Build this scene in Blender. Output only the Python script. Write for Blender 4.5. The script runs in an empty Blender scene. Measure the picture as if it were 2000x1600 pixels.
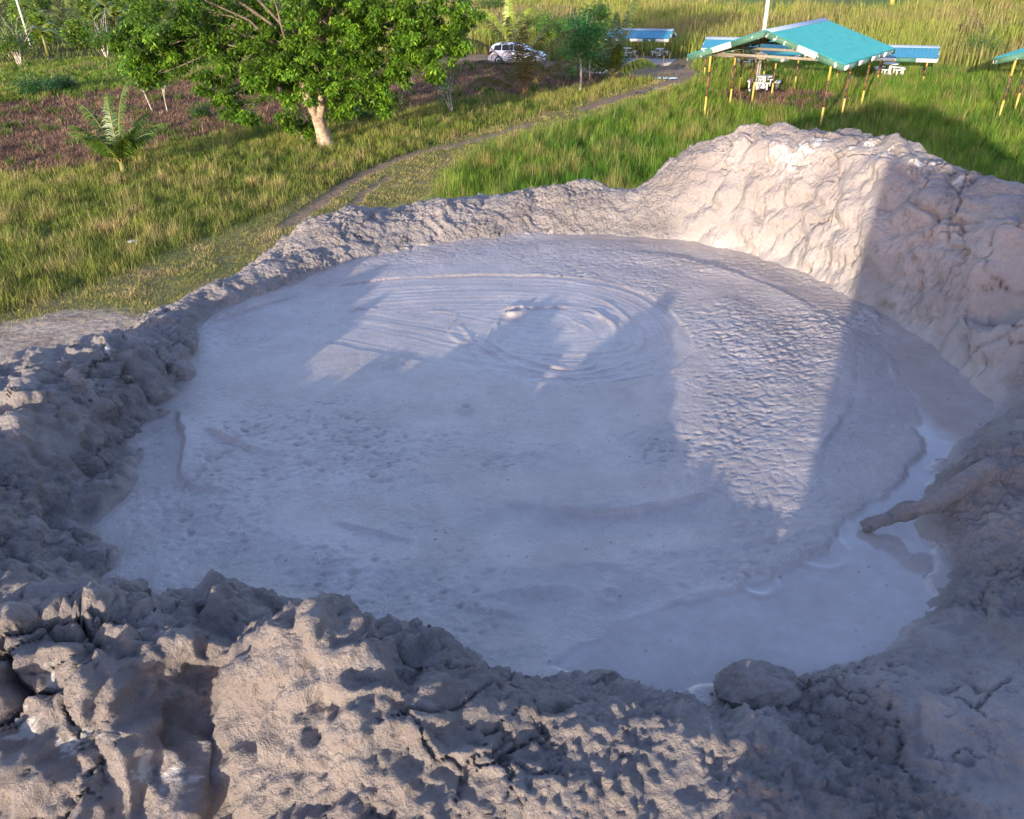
import bpy, math, random
import numpy as np
random.seed(7); RNG=np.random.default_rng(7)
S=bpy.context.scene; COL=S.collection
# ---------------------------------------------------------------- camera, sky, sun, exposure
F=1480.; PITCH=math.radians(31); ROLL=math.radians(1.3); CAM=np.array([0.,0.,7.5])
cam=bpy.data.cameras.new('camera'); co=bpy.data.objects.new('camera',cam); COL.objects.link(co); S.camera=co
cam.sensor_width=36; cam.lens=F/2000*36; cam.clip_start=.05; cam.clip_end=6000
from mathutils import Matrix, Vector
co.matrix_world=Matrix.Translation(Vector(CAM))@Matrix.Rotation(math.radians(90)-PITCH,4,'X')@Matrix.Rotation(-ROLL,4,'Z')
SUN_AZ=math.radians(26); SUN_EL=math.radians(8.2)      # light travels towards +y, SUN_AZ to the right
w=bpy.data.worlds.new('World'); S.world=w; w.use_nodes=True
nt=w.node_tree; bg=nt.nodes['Background']; sk=nt.nodes.new('ShaderNodeTexSky'); sk.sky_type='NISHITA'; sk.sun_disc=False
sk.sun_elevation=SUN_EL; sk.sun_rotation=math.pi+SUN_AZ; sk.air_density=1.0; sk.dust_density=.4; sk.ozone_density=2.5
tn=nt.nodes.new('ShaderNodeMixRGB'); tn.blend_type='MULTIPLY'; tn.inputs[0].default_value=1; tn.inputs[2].default_value=(1.27,.97,1.06,1)
nt.links.new(sk.outputs[0],tn.inputs[1]); nt.links.new(tn.outputs[0],bg.inputs[0]); bg.inputs[1].default_value=.15
sl=bpy.data.lights.new('sun','SUN'); sl.energy=2.35; sl.angle=math.radians(.6); sl.color=(1,.87,.70)
so=bpy.data.objects.new('sun',sl); COL.objects.link(so)
sd=Vector((math.sin(SUN_AZ)*math.cos(SUN_EL),math.cos(SUN_AZ)*math.cos(SUN_EL),-math.sin(SUN_EL)))
so.rotation_euler=sd.to_track_quat('-Z','Y').to_euler()
S.view_settings.view_transform='Standard'; S.view_settings.look='None'; S.view_settings.exposure=1.85; S.view_settings.gamma=1
S.render.engine='CYCLES'
# ---------------------------------------------------------------- helpers
def ray(px,py):
    x=(px-1000)/F; y=-(py-800)/F; c,s=math.cos(ROLL),math.sin(ROLL); x,y=c*x+s*y,-s*x+c*y
    cp,sp=math.cos(PITCH),math.sin(PITCH); return np.array([x,cp+y*sp,-sp+y*cp])
def un(px,py,z=0.):
    r=ray(px,py); return CAM+r*((z-CAM[2])/r[2])
def proj(x,y,z=0.):
    dx,dy,dz=x-CAM[0],y-CAM[1],z-CAM[2]; cp,sp=math.cos(PITCH),math.sin(PITCH)
    zc=np.maximum(dy*cp-dz*sp,.01); yc=dy*sp+dz*cp; X,Y=dx/zc,yc/zc; c,s=math.cos(ROLL),math.sin(ROLL)
    X,Y=c*X-s*Y,s*X+c*Y; return 1000+F*X,800-F*Y
def _h(ix,iy,iz,seed):
    n=(ix.astype(np.int64)*374761393+iy.astype(np.int64)*668265263+iz.astype(np.int64)*2147483647+seed*974634777)&0xffffffff
    n=((n^(n>>13))*1274126177)&0xffffffff; n=((n^(n>>16))*2246822519)&0xffffffff; return n^(n>>15)
def vn(x,y,z=None,seed=0):            # gradient noise, about -1..1
    if z is None: z=np.zeros_like(x)+.37
    ix,iy,iz=np.floor(x),np.floor(y),np.floor(z); fx,fy,fz=x-ix,y-iy,z-iz
    u,v,q=[t*t*t*(t*(t*6-15)+10) for t in (fx,fy,fz)]; out=0
    for a in (0,1):
        for b in (0,1):
            for c in (0,1):
                h=_h(ix+a,iy+b,iz+c,seed)
                gx=(h&1023)/511.5-1; gy=((h>>10)&1023)/511.5-1; gz=((h>>20)&1023)/511.5-1
                out=out+(gx*(fx-a)+gy*(fy-b)+gz*(fz-c))*(u if a else 1-u)*(v if b else 1-v)*(q if c else 1-q)
    return out*1.35
def fbm(x,y,z=None,oct=4,seed=0,gain=.5):
    o=0;a=1.;f=1.
    for k in range(oct):
        o=o+a*vn(x*f,y*f,None if z is None else z*f,seed+k*17); a*=gain; f*=2.03
    return o
def worley(x,y,z,seed=0):             # F1, F2 and a random value for the nearest cell
    ix,iy,iz=np.floor(x),np.floor(y),np.floor(z); f1=np.full(x.shape,9.); f2=f1.copy(); idn=np.zeros(x.shape)
    for a in (-1,0,1):
        for b in (-1,0,1):
            for c in (-1,0,1):
                h=_h(ix+a,iy+b,iz+c,seed)
                d=(ix+a+(h&1023)/1023.-x)**2+(iy+b+((h>>10)&1023)/1023.-y)**2+(iz+c+((h>>20)&1023)/1023.-z)**2
                nf=d<f1; f2=np.where(nf,f1,np.minimum(f2,d)); f1=np.where(nf,d,f1); idn=np.where(nf,(h&4095)/4095.,idn)
    return np.sqrt(f1),np.sqrt(f2),idn
def sst(a,b,x):
    t=np.clip((x-a)/(b-a),0,1); return t*t*(3-2*t)
def inpoly(px,py,poly):
    r=np.zeros(px.shape,bool); n=len(poly)
    for i in range(n):
        x0,y0=poly[i]; x1,y1=poly[(i+1)%n]
        if y0==y1: continue
        r^=((y0>py)!=(y1>py))&(px<(x1-x0)*(py-y0)/(y1-y0)+x0)
    return r
def dline(x,y,P,closed=False):        # distance to a polyline, side sign, arc position
    best=np.full(x.shape,1e9); side=np.ones(x.shape); arc=np.zeros(x.shape); s=0
    n=len(P); 
    for i in range(n if closed else n-1):
        ax,ay=P[i][:2]; bx,by=P[(i+1)%n][:2]; dx,dy=bx-ax,by-ay; L=math.hypot(dx,dy)
        if L<1e-9: continue
        t=np.clip(((x-ax)*dx+(y-ay)*dy)/(L*L),0,1); d=np.hypot(x-ax-t*dx,y-ay-t*dy)
        m=d<best; best=np.where(m,d,best); side=np.where(m,np.sign(dx*(y-ay)-dy*(x-ax)),side); arc=np.where(m,s+t*L,arc); s+=L
    return best,side,arc
def smooth_poly(P,closed=True,n=6):
    P=np.array(P,float); out=[]; m=len(P)
    for i in range(m if closed else m-1):
        p0,p1,p2,p3=(P[(i-1)%m] if closed or i>0 else P[0]),P[i],P[(i+1)%m],(P[(i+2)%m] if closed or i+2<m else P[-1])
        for k in range(n):
            t=k/n; out.append(.5*((2*p1)+(-p0+p2)*t+(2*p0-5*p1+4*p2-p3)*t*t+(-p0+3*p1-3*p2+p3)*t**3))
    if not closed: out.append(P[-1])
    return out
def tag(o,label=None,cat=None,group=None,kind=None):
    for k,v in (('label',label),('category',cat),('group',group),('kind',kind)):
        if v: o[k]=v
    return o
def empty(name,loc,rz=0,sc=1):
    o=bpy.data.objects.new(name,None); COL.objects.link(o); o.location=loc; o.rotation_euler=(0,0,rz); o.scale=(sc,)*3; return o
def rawmesh(name,V,faces,mats,parent=None,smooth=False,cols=None,attrs=None,midx=None):
    """faces: list of integer arrays (n,k)"""
    me=bpy.data.meshes.new(name); V=np.asarray(V,dtype=np.float32).reshape(-1,3)
    faces=[np.asarray(f) for f in faces if len(f)]
    me.vertices.add(len(V)); me.vertices.foreach_set('co',V.ravel())
    tot=np.concatenate([np.full(len(f),f.shape[1]) for f in faces]); idx=np.concatenate([f.ravel() for f in faces])
    me.loops.add(len(idx)); me.loops.foreach_set('vertex_index',idx.astype(np.int32))
    me.polygons.add(len(tot)); st=np.concatenate([[0],np.cumsum(tot)[:-1]])
    me.polygons.foreach_set('loop_start',st.astype(np.int32)); me.polygons.foreach_set('loop_total',tot.astype(np.int32))
    if smooth: me.polygons.foreach_set('use_smooth',np.ones(len(tot),bool))
    if midx is not None: me.polygons.foreach_set('material_index',np.asarray(midx,dtype=np.int32))
    if cols is not None:
        a=me.attributes.new('col','FLOAT_COLOR','POINT'); c=np.ones((len(V),4),np.float32); c[:,:3]=cols; a.data.foreach_set('color',c.ravel())
    for k,v in (attrs or {}).items():
        a=me.attributes.new(k,'FLOAT','POINT'); a.data.foreach_set('value',np.asarray(v,dtype=np.float32).ravel())
    for m in (mats if isinstance(mats,(list,tuple)) else [mats]): me.materials.append(m)
    me.update(calc_edges=True); me.validate()
    o=bpy.data.objects.new(name,me); COL.objects.link(o)
    if parent: o.parent=parent
    return o
class MB:
    def __init__(s): s.v=[]; s.q=[]; s.t=[]; s.c=[]; s.n=0; s.qm=[]; s.tm=[]
    def add(s,V,Q=(),T=(),col=(.5,.5,.5),m=0):
        V=np.asarray(V,float).reshape(-1,3); 
        if len(Q): s.q.append(np.asarray(Q)+s.n); s.qm.append(np.full(len(Q),m))
        if len(T): s.t.append(np.asarray(T)+s.n); s.tm.append(np.full(len(T),m))
        s.v.append(V); c=np.broadcast_to(np.asarray(col,float),(len(V),3)); s.c.append(c); s.n+=len(V)
    def box(s,c,size,rz=0,m=0,col=(.5,.5,.5),M=None):
        x,y,z=[q/2 for q in size]; V=np.array([(a*x,b*y,d*z) for a in (-1,1) for b in (-1,1) for d in (-1,1)],float)
        cs,sn=math.cos(rz),math.sin(rz); V=np.c_[V[:,0]*cs-V[:,1]*sn,V[:,0]*sn+V[:,1]*cs,V[:,2]]+np.array(c)
        s.add(V,[(0,1,3,2),(4,6,7,5),(0,4,5,1),(2,3,7,6),(0,2,6,4),(1,5,7,3)],m=m,col=col)
    def prism(s,A,B,wd,ht,m=0,col=(.5,.5,.5)):    # a beam from A to B
        A,B=np.array(A,float),np.array(B,float); d=B-A; d/=np.linalg.norm(d); r=np.cross(d,(0,0,1.)); 
        r=r/np.linalg.norm(r) if np.linalg.norm(r)>1e-6 else np.array([1.,0,0]); u=np.cross(r,d)
        V=[P+r*a*wd/2+u*b*ht/2 for P in (A,B) for a,b in ((-1,-1),(1,-1),(1,1),(-1,1))]
        s.add(V,[(0,1,2,3),(7,6,5,4),(0,4,5,1),(1,5,6,2),(2,6,7,3),(3,7,4,0)],m=m,col=col)
    def tube(s,P,R,k=8,m=0,col=(.5,.5,.5),cap=True):
        P=np.asarray(P,float); n=len(P); R=np.broadcast_to(R,(n,)); T=np.gradient(P,axis=0); T/=np.linalg.norm(T,axis=1)[:,None]+1e-9
        ref=np.array([0,0,1.]) if abs(T[0][2])<.9 else np.array([1.,0,0]); r=np.cross(T[0],ref); r/=np.linalg.norm(r); V=[]
        for i in range(n):
            r=r-T[i]*np.dot(r,T[i]); r/=np.linalg.norm(r)+1e-9; b=np.cross(T[i],r)
            for j in range(k):
                a=2*math.pi*j/k; V.append(P[i]+R[i]*(math.cos(a)*r+math.sin(a)*b))
        Q=[(i*k+j,i*k+(j+1)%k,(i+1)*k+(j+1)%k,(i+1)*k+j) for i in range(n-1) for j in range(k)]; T3=[]
        if cap:
            V+= [P[0],P[-1]]; T3=[(n*k,(j+1)%k,j) for j in range(k)]+[(n*k+1,(n-1)*k+j,(n-1)*k+(j+1)%k) for j in range(k)]
        s.add(V,Q,T3,m=m,col=col)
    def lathe(s,c,prof,k=20,m=0,col=(.5,.5,.5)):   # prof: (r,z) around the vertical
        V=[(c[0]+r*math.cos(2*math.pi*j/k),c[1]+r*math.sin(2*math.pi*j/k),c[2]+z) for r,z in prof for j in range(k)]
        Q=[(i*k+j,i*k+(j+1)%k,(i+1)*k+(j+1)%k,(i+1)*k+j) for i in range(len(prof)-1) for j in range(k)]
        s.add(V,Q,m=m,col=col)
    def build(s,name,mats,parent=None,smooth=False,usecol=False,attrs=None):
        f=[]; mi=[]
        if s.q: f.append(np.concatenate(s.q)); mi.append(np.concatenate(s.qm))
        if s.t: f.append(np.concatenate(s.t)); mi.append(np.concatenate(s.tm))
        return rawmesh(name,np.concatenate(s.v),f,mats,parent,smooth,np.concatenate(s.c) if usecol else None,attrs,np.concatenate(mi))
# ---------------------------------------------------------------- materials
def newmat(name):
    m=bpy.data.materials.new(name); m.use_nodes=True; return m,m.node_tree.nodes,m.node_tree.links,m.node_tree.nodes['Principled BSDF']
def simple(name,col,rough=.6,metal=0,var=.15,scale=8,bump=0,alt=None,altpos=(.5,.62),coat=0):
    m,N,L,b=newmat(name); tc=N.new('ShaderNodeTexCoord'); no=N.new('ShaderNodeTexNoise'); no.inputs['Scale'].default_value=scale; no.inputs['Detail'].default_value=6
    L.new(tc.outputs['Object'],no.inputs['Vector']); cr=N.new('ShaderNodeValToRGB')
    c2=alt if alt else tuple(c*(1-var*2) for c in col)
    if alt: cr.color_ramp.elements[0].position,cr.color_ramp.elements[1].position=altpos; cr.color_ramp.elements[0].color=(*col,1); cr.color_ramp.elements[1].color=(*c2,1)
    else: cr.color_ramp.elements[0].position=.3; cr.color_ramp.elements[1].position=.7; cr.color_ramp.elements[0].color=(*c2,1); cr.color_ramp.elements[1].color=(*col,1)
    L.new(no.outputs['Fac'],cr.inputs[0]); L.new(cr.outputs[0],b.inputs['Base Color']); b.inputs['Roughness'].default_value=rough; b.inputs['Metallic'].default_value=metal
    b.inputs['Coat Weight'].default_value=coat
    if bump:
        bp=N.new('ShaderNodeBump'); bp.inputs['Strength'].default_value=bump; bp.inputs['Distance'].default_value=.02; L.new(no.outputs['Fac'],bp.inputs['Height']); L.new(bp.outputs[0],b.inputs['Normal'])
    return m
def leafmat(name,trans=.35,rough=.5,spec=.3):
    m,N,L,b=newmat(name); at=N.new('ShaderNodeAttribute'); at.attribute_name='col'; L.new(at.outputs['Color'],b.inputs['Base Color'])
    b.inputs['Roughness'].default_value=rough; b.inputs['Specular IOR Level'].default_value=spec
    t=N.new('ShaderNodeBsdfTranslucent'); mx=N.new('ShaderNodeMixShader'); mx.inputs[0].default_value=trans
    g=N.new('ShaderNodeMixRGB'); g.blend_type='MULTIPLY'; g.inputs[0].default_value=1; g.inputs[2].default_value=(1.3,1.25,.5,1); L.new(at.outputs['Color'],g.inputs[1]); L.new(g.outputs[0],t.inputs[0])
    L.new(b.outputs[0],mx.inputs[1]); L.new(t.outputs[0],mx.inputs[2]); L.new(mx.outputs[0],N['Material Output'].inputs[0]); return m
LEAF=leafmat('leaf',.3,.42,.5); GRASS=leafmat('grass_blade',.3,.6,.2)
def barkmat(name,c1,c2,scale=6):
    m=simple(name,c1,.85,alt=c2,altpos=(.4,.6),scale=scale,bump=.6); return m
BARK=barkmat('pale_bark',(.42,.33,.22),(.22,.16,.10)); LIMB=barkmat('limb_bark',(.20,.16,.11),(.11,.085,.06)); BARKW=barkmat('white_bark',(.55,.5,.42),(.3,.25,.2)); BARKD=barkmat('dark_bark',(.12,.08,.05),(.2,.14,.09))
def mudmat(name,pool):
    m,N,L,b=newmat(name); geo=N.new('ShaderNodeTexCoord')
    def noise(sc,det=8,ro=.6):
        n=N.new('ShaderNodeTexNoise'); n.inputs['Scale'].default_value=sc; n.inputs['Detail'].default_value=det; n.inputs['Roughness'].default_value=ro; L.new(geo.outputs['Object'],n.inputs['Vector']); return n
    def ramp(src,p0,c0,p1,c1):
        r=N.new('ShaderNodeValToRGB'); r.color_ramp.elements[0].position=p0; r.color_ramp.elements[1].position=p1
        r.color_ramp.elements[0].color=(*c0,1); r.color_ramp.elements[1].color=(*c1,1); L.new(src,r.inputs[0]); return r
    def mix(fac,a,c):
        x=N.new('ShaderNodeMixRGB'); 
        if isinstance(fac,float): x.inputs[0].default_value=fac
        else: L.new(fac,x.inputs[0])
        for i,q in ((1,a),(2,c)):
            if isinstance(q,tuple): x.inputs[i].default_value=(*q,1)
            else: L.new(q,x.inputs[i])
        return x.outputs[0]
    def math_(op,a,c):
        x=N.new('ShaderNodeMath'); x.operation=op; x.use_clamp=False
        for i,q in ((0,a),(1,c)):
            if isinstance(q,(int,float)): x.inputs[i].default_value=q
            else: L.new(q,x.inputs[i])
        return x.outputs[0]
    n1=noise(2.6,9,.65); n2=noise(22,8,.7); n3=noise(140,4,.7)
    aw=N.new('ShaderNodeAttribute'); aw.attribute_name='wet'; wet=aw.outputs['Fac']
    if pool: c=ramp(n1.outputs['Fac'],.35,(.40,.345,.31),.65,(.50,.44,.40)).outputs[0]
    else:
        c=ramp(n1.outputs['Fac'],.35,(.26,.225,.205),.65,(.43,.375,.335)).outputs[0]
    c=mix(ramp(n2.outputs['Fac'],.4,(0,0,0),.75,(.22,)*3).outputs[0],c,(.20,.165,.135))
    if not pool:
        sa=N.new('ShaderNodeAttribute'); sa.attribute_name='salt'
        c=mix(sa.outputs['Fac'],c,(.74,.72,.68))
    if pool:
        sp=N.new('ShaderNodeTexVoronoi'); sp.inputs['Scale'].default_value=20; L.new(geo.outputs['Object'],sp.inputs['Vector']); n9=noise(7,3)
        r1=ramp(sp.outputs['Distance'],.10,(1,1,1),.16,(0,0,0)); r2=ramp(n9.outputs['Fac'],.52,(0,0,0),.6,(1,1,1)); c=mix(math_('MULTIPLY',math_('MULTIPLY',r1.outputs[0],r2.outputs[0]),.7),c,(.07,.055,.05))
        n8=noise(4.5,10,.75); c=mix(ramp(n8.outputs['Fac'],.42,(0,)*3,.66,(.6,)*3).outputs[0],c,(.29,.245,.215))
    c=mix(math_('MULTIPLY',wet,.15 if pool else .8),c,(.25,.20,.16) if pool else (.345,.30,.262))
    L.new(c,b.inputs['Base Color'])
    rr=math_('ADD',math_('MULTIPLY',n2.outputs['Fac'],.3),.2 if pool else .55)
    rr=math_('MULTIPLY',rr,math_('SUBTRACT',1.,math_('MULTIPLY',wet,.8)))
    L.new(rr,b.inputs['Roughness']); b.inputs['IOR'].default_value=1.75 if pool else 1.5
    vo=N.new('ShaderNodeTexVoronoi'); vo.inputs['Scale'].default_value=45 if not pool else 60; L.new(geo.outputs['Object'],vo.inputs['Vector'])
    hgt=math_('ADD',math_('MULTIPLY',n2.outputs['Fac'],1.0),math_('ADD',math_('MULTIPLY',n3.outputs['Fac'],.35),math_('MULTIPLY',vo.outputs['Distance'],.35 if not pool else .12)))
    bp=N.new('ShaderNodeBump'); bp.inputs['Distance'].default_value=.018 if pool else .04
    st=math_('MULTIPLY',math_('SUBTRACT',1.,wet),.75 if pool else 1.0); L.new(st,bp.inputs['Strength']); L.new(hgt,bp.inputs['Height']); L.new(bp.outputs[0],b.inputs['Normal'])
    return m
MUD=mudmat('grey_mud',False); POOL=mudmat('wet_mud',True)
# ---------------------------------------------------------------- the crater: waterline, rim
PC=np.array((0.1,3.75)); ZM=5.6
WL=[(390,640),(450,605),(560,570),(640,530),(800,490),(900,475),(1000,465),(1150,458),(1300,468),(1450,495),(1560,530),(1620,570),(1700,605),(1780,650),(1840,700),(1900,750),(1945,780),(1915,830),(1850,885),(1812,960),(1815,1040),(1840,1110),(1795,1190),(1790,1220),(1740,1285),(1640,1300),(1550,1310),(1400,1345),(1250,1335),(1200,1310),(1080,1320),(950,1305),(870,1240),(740,1215),(660,1210),(590,1185),(500,1190),(400,1170),(350,1215),(290,1180),(240,1110),(200,1060),(190,1020),(260,960),(280,870),(330,790),(390,740),(395,690)]
wp=[un(a,b,ZM)[:2]-PC for a,b in WL]; th=np.array([math.atan2(p[1],p[0]) for p in wp]); rr_=np.array([math.hypot(*p) for p in wp]); od=np.argsort(th); th=th[od]; rr_=rr_[od]
def per(t,tv,v): return np.interp(t,np.r_[tv[-1]-2*math.pi,tv,tv[0]+2*math.pi],np.r_[v[-1],v,v[0]])
DD=np.array([-.3,0,.08,.18,.32,.5,.75,1.1,1.6,2.2])
HT={-178:(.12,.2,.24,.2,.08,-.1,-.45,-.85),-168:(.08,.16,.24,.28,.2,.02,-.3,-.7),-155:(.08,.18,.28,.34,.28,.1,-.2,-.55),-147:(.05,.12,.2,.3,.3,.14,-.12,-.45),-140:(.04,.12,.2,.29,.31,.2,.0,-.25),-133:(.05,.14,.22,.30,.30,.18,.04,-.12),-126:(.06,.17,.26,.31,.26,.15,.06,.04),
-115:(.09,.23,.35,.36,.22,.06,-.04,-.1),-105:(.08,.23,.34,.34,.19,.03,-.06,-.1),-95:(.07,.2,.29,.27,.13,-.02,-.1,-.1),-88:(.06,.17,.25,.22,.09,-.05,-.12,-.1),-81:(.05,.11,.18,.17,.06,-.06,-.12,-.1),-75:(.04,.08,.12,.12,.05,-.03,-.06,0),-68:(.04,.08,.12,.14,.14,.14,.16,.2),-60:(.05,.1,.14,.17,.22,.28,.35,.4),
-50:(.08,.14,.18,.22,.28,.36,.42,.5),-38:(.1,.18,.24,.3,.38,.48,.55,.6),-28:(.08,.16,.26,.36,.46,.56,.6,.6),-18:(.06,.18,.36,.54,.66,.7,.6,.5),-6:(.24,.46,.64,.74,.75,.6,.3,-.1),
6:(.26,.5,.66,.73,.68,.5,.15,-.3),17:(.27,.52,.70,.78,.72,.48,.1,-.3),28:(.28,.54,.76,.84,.78,.54,.1,-.3),40:(.28,.52,.74,.84,.77,.5,.05,-.35),52:(.25,.48,.68,.77,.68,.4,0,-.4),60:(.12,.28,.48,.6,.52,.28,-.1,-.5),
65:(.09,.2,.32,.38,.32,.12,-.2,-.6),69:(.06,.12,.17,.17,.1,-.08,-.4,-.8),76:(.06,.14,.24,.29,.2,-.02,-.4,-.8),84:(.06,.13,.21,.26,.18,0,-.38,-.78),95:(.05,.1,.14,.15,.12,-.05,-.4,-.8),105:(.05,.1,.16,.19,.16,-.03,-.4,-.8),
112:(.04,.08,.12,.12,.09,-.1,-.45,-.85),121:(.05,.11,.18,.24,.19,0,-.4,-.8),130:(.06,.13,.2,.22,.14,-.1,-.5,-.9),139:(.08,.12,.1,.05,-.1,-.35,-.7,-1.1),151:(.09,.12,.07,-.03,-.2,-.45,-.8,-1.2),162:(.08,.11,.05,-.08,-.25,-.5,-.85,-1.25),172:(.07,.1,.09,.02,-.12,-.35,-.7,-1.1)}
ks=sorted(HT); tk=np.radians(ks); tg=np.radians(np.arange(-180,180,1.)); TAB=[]
kern=np.exp(-.5*(np.arange(-9,10)/2.2)**2); kern/=kern.sum()
def psm(v): return np.convolve(np.r_[v[-9:],v,v[:9]],kern,'valid')
for j in range(len(DD)):
    col=np.array([-.35]*len(ks)) if j==0 else (np.zeros(len(ks)) if j==1 else np.array([HT[k][j-2] for k in ks])); TAB.append(psm(per(tg,tk,col)))
TAB=np.array(TAB); RC=psm(per(tg,th,rr_)); RC=.35*RC+.65*per(tg,th,rr_)
def bump2(x,y,cx,cy,sx,sy,a,h,p=2):
    c,s=math.cos(a),math.sin(a); u=(x-cx)*c+(y-cy)*s; v=-(x-cx)*s+(y-cy)*c
    return h*np.exp(-(np.abs(u/sx)**p+np.abs(v/sy)**p))
def rimbase(x,y):
    dx,dy=x-PC[0],y-PC[1]; t=np.arctan2(dy,dx); r=np.hypot(dx,dy)
    q=(np.degrees(t)+180)%360; i=np.floor(q).astype(int)%360; f=q-np.floor(q); k=(i+1)%360
    d=r-(RC[i]*(1-f)+RC[k]*f); dj=np.clip(np.searchsorted(DD,d)-1,0,len(DD)-2); g=(d-DD[dj])/(DD[dj+1]-DD[dj]); g=np.clip(g,0,1)
    H=(TAB[dj,i]*(1-f)+TAB[dj,k]*f)*(1-g)+(TAB[dj+1,i]*(1-f)+TAB[dj+1,k]*f)*g
    # behind the camera the top stays level for a while, elsewhere the cone falls away
    lev=np.exp(-((t+math.pi/2)/.55)**2)*1.6
    H=H-np.maximum(d-2.2-lev,0)*.72
    # named features close to the camera
    H=H+bump2(x,y,-.56,1.38,.12,.14,-.5,.13,3)+bump2(x,y,-.40,1.05,.20,.28,-.2,.12,3)-bump2(x,y,-.80,1.28,.08,.13,.3,.12,2)-bump2(x,y,-.70,1.05,.06,.2,.35,.08,2)
    H=H+bump2(x,y,-1.2,1.15,.3,.28,0,.10,4)+bump2(x,y,-.86,1.78,.17,.07,0,.07)-bump2(x,y,-.72,1.66,.06,.04,0,.07)+bump2(x,y,-.3,1.62,.14,.1,-.4,.05)
    H=H+bump2(x,y,.25,1.5,.06,.035,.3,.06)+bump2(x,y,1.02,1.42,.16,.1,.1,.05)+bump2(x,y,1.82,2.36,.26,.12,.55,.13)
    H=H+bump2(x,y,-1.95,3.35,.12,.12,0,.08)-bump2(x,y,-1.78,3.0,.07,.12,.3,.08)+bump2(x,y,-2.0,2.7,.12,.2,.3,.1)-bump2(x,y,2.56,3.56,.13,.17,.2,.30,3)-bump2(x,y,2.32,4.62,.07,.07,0,.1)+bump2(x,y,2.42,3.30,.10,.10,0,.12)+bump2(x,y,-1.93,3.02,.09,.08,.4,.10,3)
    # tall added mound, unseen behind the viewpoint, shaped to throw a standing figure's shadow
    c,s=math.cos(SUN_AZ),math.sin(SUN_AZ); u=x*c-y*s; v=y*c+x*s
    H=H+1.8*sst(.0,.06,u+.02*np.sin(v*9))*sst(2.3,1.9,u)*np.exp(-(np.abs((v+1.15)/.36)**4))
    return H,d,t
def axis(segs):
    out=[]; 
    for a,b,s0,s1 in segs:
        p=a
        while p<b: out.append(p); p+=s0+(s1-s0)*(p-a)/(b-a)
    out.append(segs[-1][1]); return np.array(out)
def make_rim():
    xa=axis([(-14,-4.2,.5,.08),(-4.2,-3.1,.08,.011),(-3.1,3.3,.0074,.0074),(3.3,4.4,.011,.08),(4.4,14,.08,.5)])
    ya=axis([(-9,-2,.4,.08),(-2,.75,.08,.02),(.75,1.0,.016,.006),(1.0,2.4,.0056,.007),(2.4,6.9,.007,.0095),(6.9,8.2,.0095,.08),(8.2,19,.08,.6)])
    X,Y=np.meshgrid(xa,ya); x,y=X.ravel(),Y.ravel(); ny,nx=X.shape
    wx=x+.035*fbm(x*3.1,y*3.1,oct=3,seed=3); wy=y+.035*fbm(x*3.1,y*3.1,oct=3,seed=5)
    H,d,t=rimbase(wx,wy)
    near=sst(9,5,np.abs(x)+np.abs(y-3)); keep=d>-.2
    deg=np.degrees(t)
    # regional roughness: left and near left rough, far right wall smooth
    wall=sst(62,52,deg)*sst(-24,-10,deg)
    left=sst(-112,-125,deg)+sst(168,176,deg); left=np.clip(left,0,1)
    px,py=proj(x,y,ZM+H); nearR=sst(-95,-80,deg)*sst(-20,-35,deg)
    inner=sst(0,.06,d)
    big=fbm(x*1.7,y*1.7,oct=3,seed=11)
    Hb=H+inner*near*(.05+.06*left-.01*wall)*big*sst(0,.3,d)
    Z=ZM+Hb
    # normals of the base
    G=Z.reshape(ny,nx); gy,gx=np.gradient(G,ya,xa); nrm=np.stack([-gx,-gy,np.ones_like(gx)],-1); nrm/=np.linalg.norm(nrm,axis=-1)[...,None]; nrm=nrm.reshape(-1,3)
    sel=np.where(keep&(near>.02))[0]; a,b,c=x[sel],y[sel],Z[sel]*1.0; L=left[sel]; W=wall[sel]; R=nearR[sel]; I=sst(-.14,-.03,d[sel]); D=d[sel]
    w1=vn(a*4,b*4,c*4,21); w2=vn(a*4+9,b*4,c*4,22); a2,b2=a+.06*w1,b+.06*w2
    lob=np.abs(vn(a2*4.2,b2*4.2,c*4.2,31)); lob2=np.abs(vn(a2*9.5,b2*9.5,c*9.5,32)); lob3=np.abs(vn(a2*21,b2*21,c*21,33))
    rg=np.abs(vn(a2*6.5+3,b2*6.5,c*6.5,34)); rg2=np.abs(vn(a2*14+3,b2*14,c*14,35)); disp=(lob-.3)*(.045+.05*L+.055*W)+(lob2-.3)*(.026+.012*L-.004*W-.010*R)+(lob3-.3)*(.012-.003*W-.003*R)+(.3-rg)*(.03+.07*L-.012*W)+(.3-rg2)*(.018+.022*L-.006*W)
    # crumbs: strong on crests and near ground, weak on the smooth wall face
    crest=sst(.18,.38,D)*(1-R*.2); smoothface=np.clip(W*(1-.65*sst(.35,.55,D)),0,1)
    patch=sst(-.25,.35,fbm(a*2.2,b*2.2,oct=3,seed=41))
    n4=fbm(a*34,b*34,c*34,oct=3,seed=51,gain=.6); disp+=n4*(.0095*(1-smoothface)*(.4+.6*patch)+.0015)
    pw=patch*(1-smoothface)*(.55+.45*R+.3*crest)
    k1,_,i1=worley(a*27+.3*w1,b*27,c*27,57); disp+=pw*.020*np.clip(.62-k1,0,1)*sst(.35,.6,i1)*1.6
    k1,_,i1=worley(a*52,b*52,c*52,58); disp+=pw*.012*np.clip(.66-k1,0,1)*sst(.2,.5,i1)*1.8+(1-smoothface)*.0035*np.clip(.6-k1,0,1)
    # shrinkage cracks
    f1,f2,cid=worley(a2*3.9+.22*w1+.16*vn(a*13,b*13,c*13,61)+.05*vn(a*40,b*40,c*40,67),b2*3.9+.22*w2+.16*vn(a*13,b*13,c*13,62),c*3.9,71); e=f2-f1
    cm=sst(.0,.35,fbm(a*2.6+5,b*2.6,oct=2,seed=63)+.3*L-.08*R+.24*W)
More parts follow.
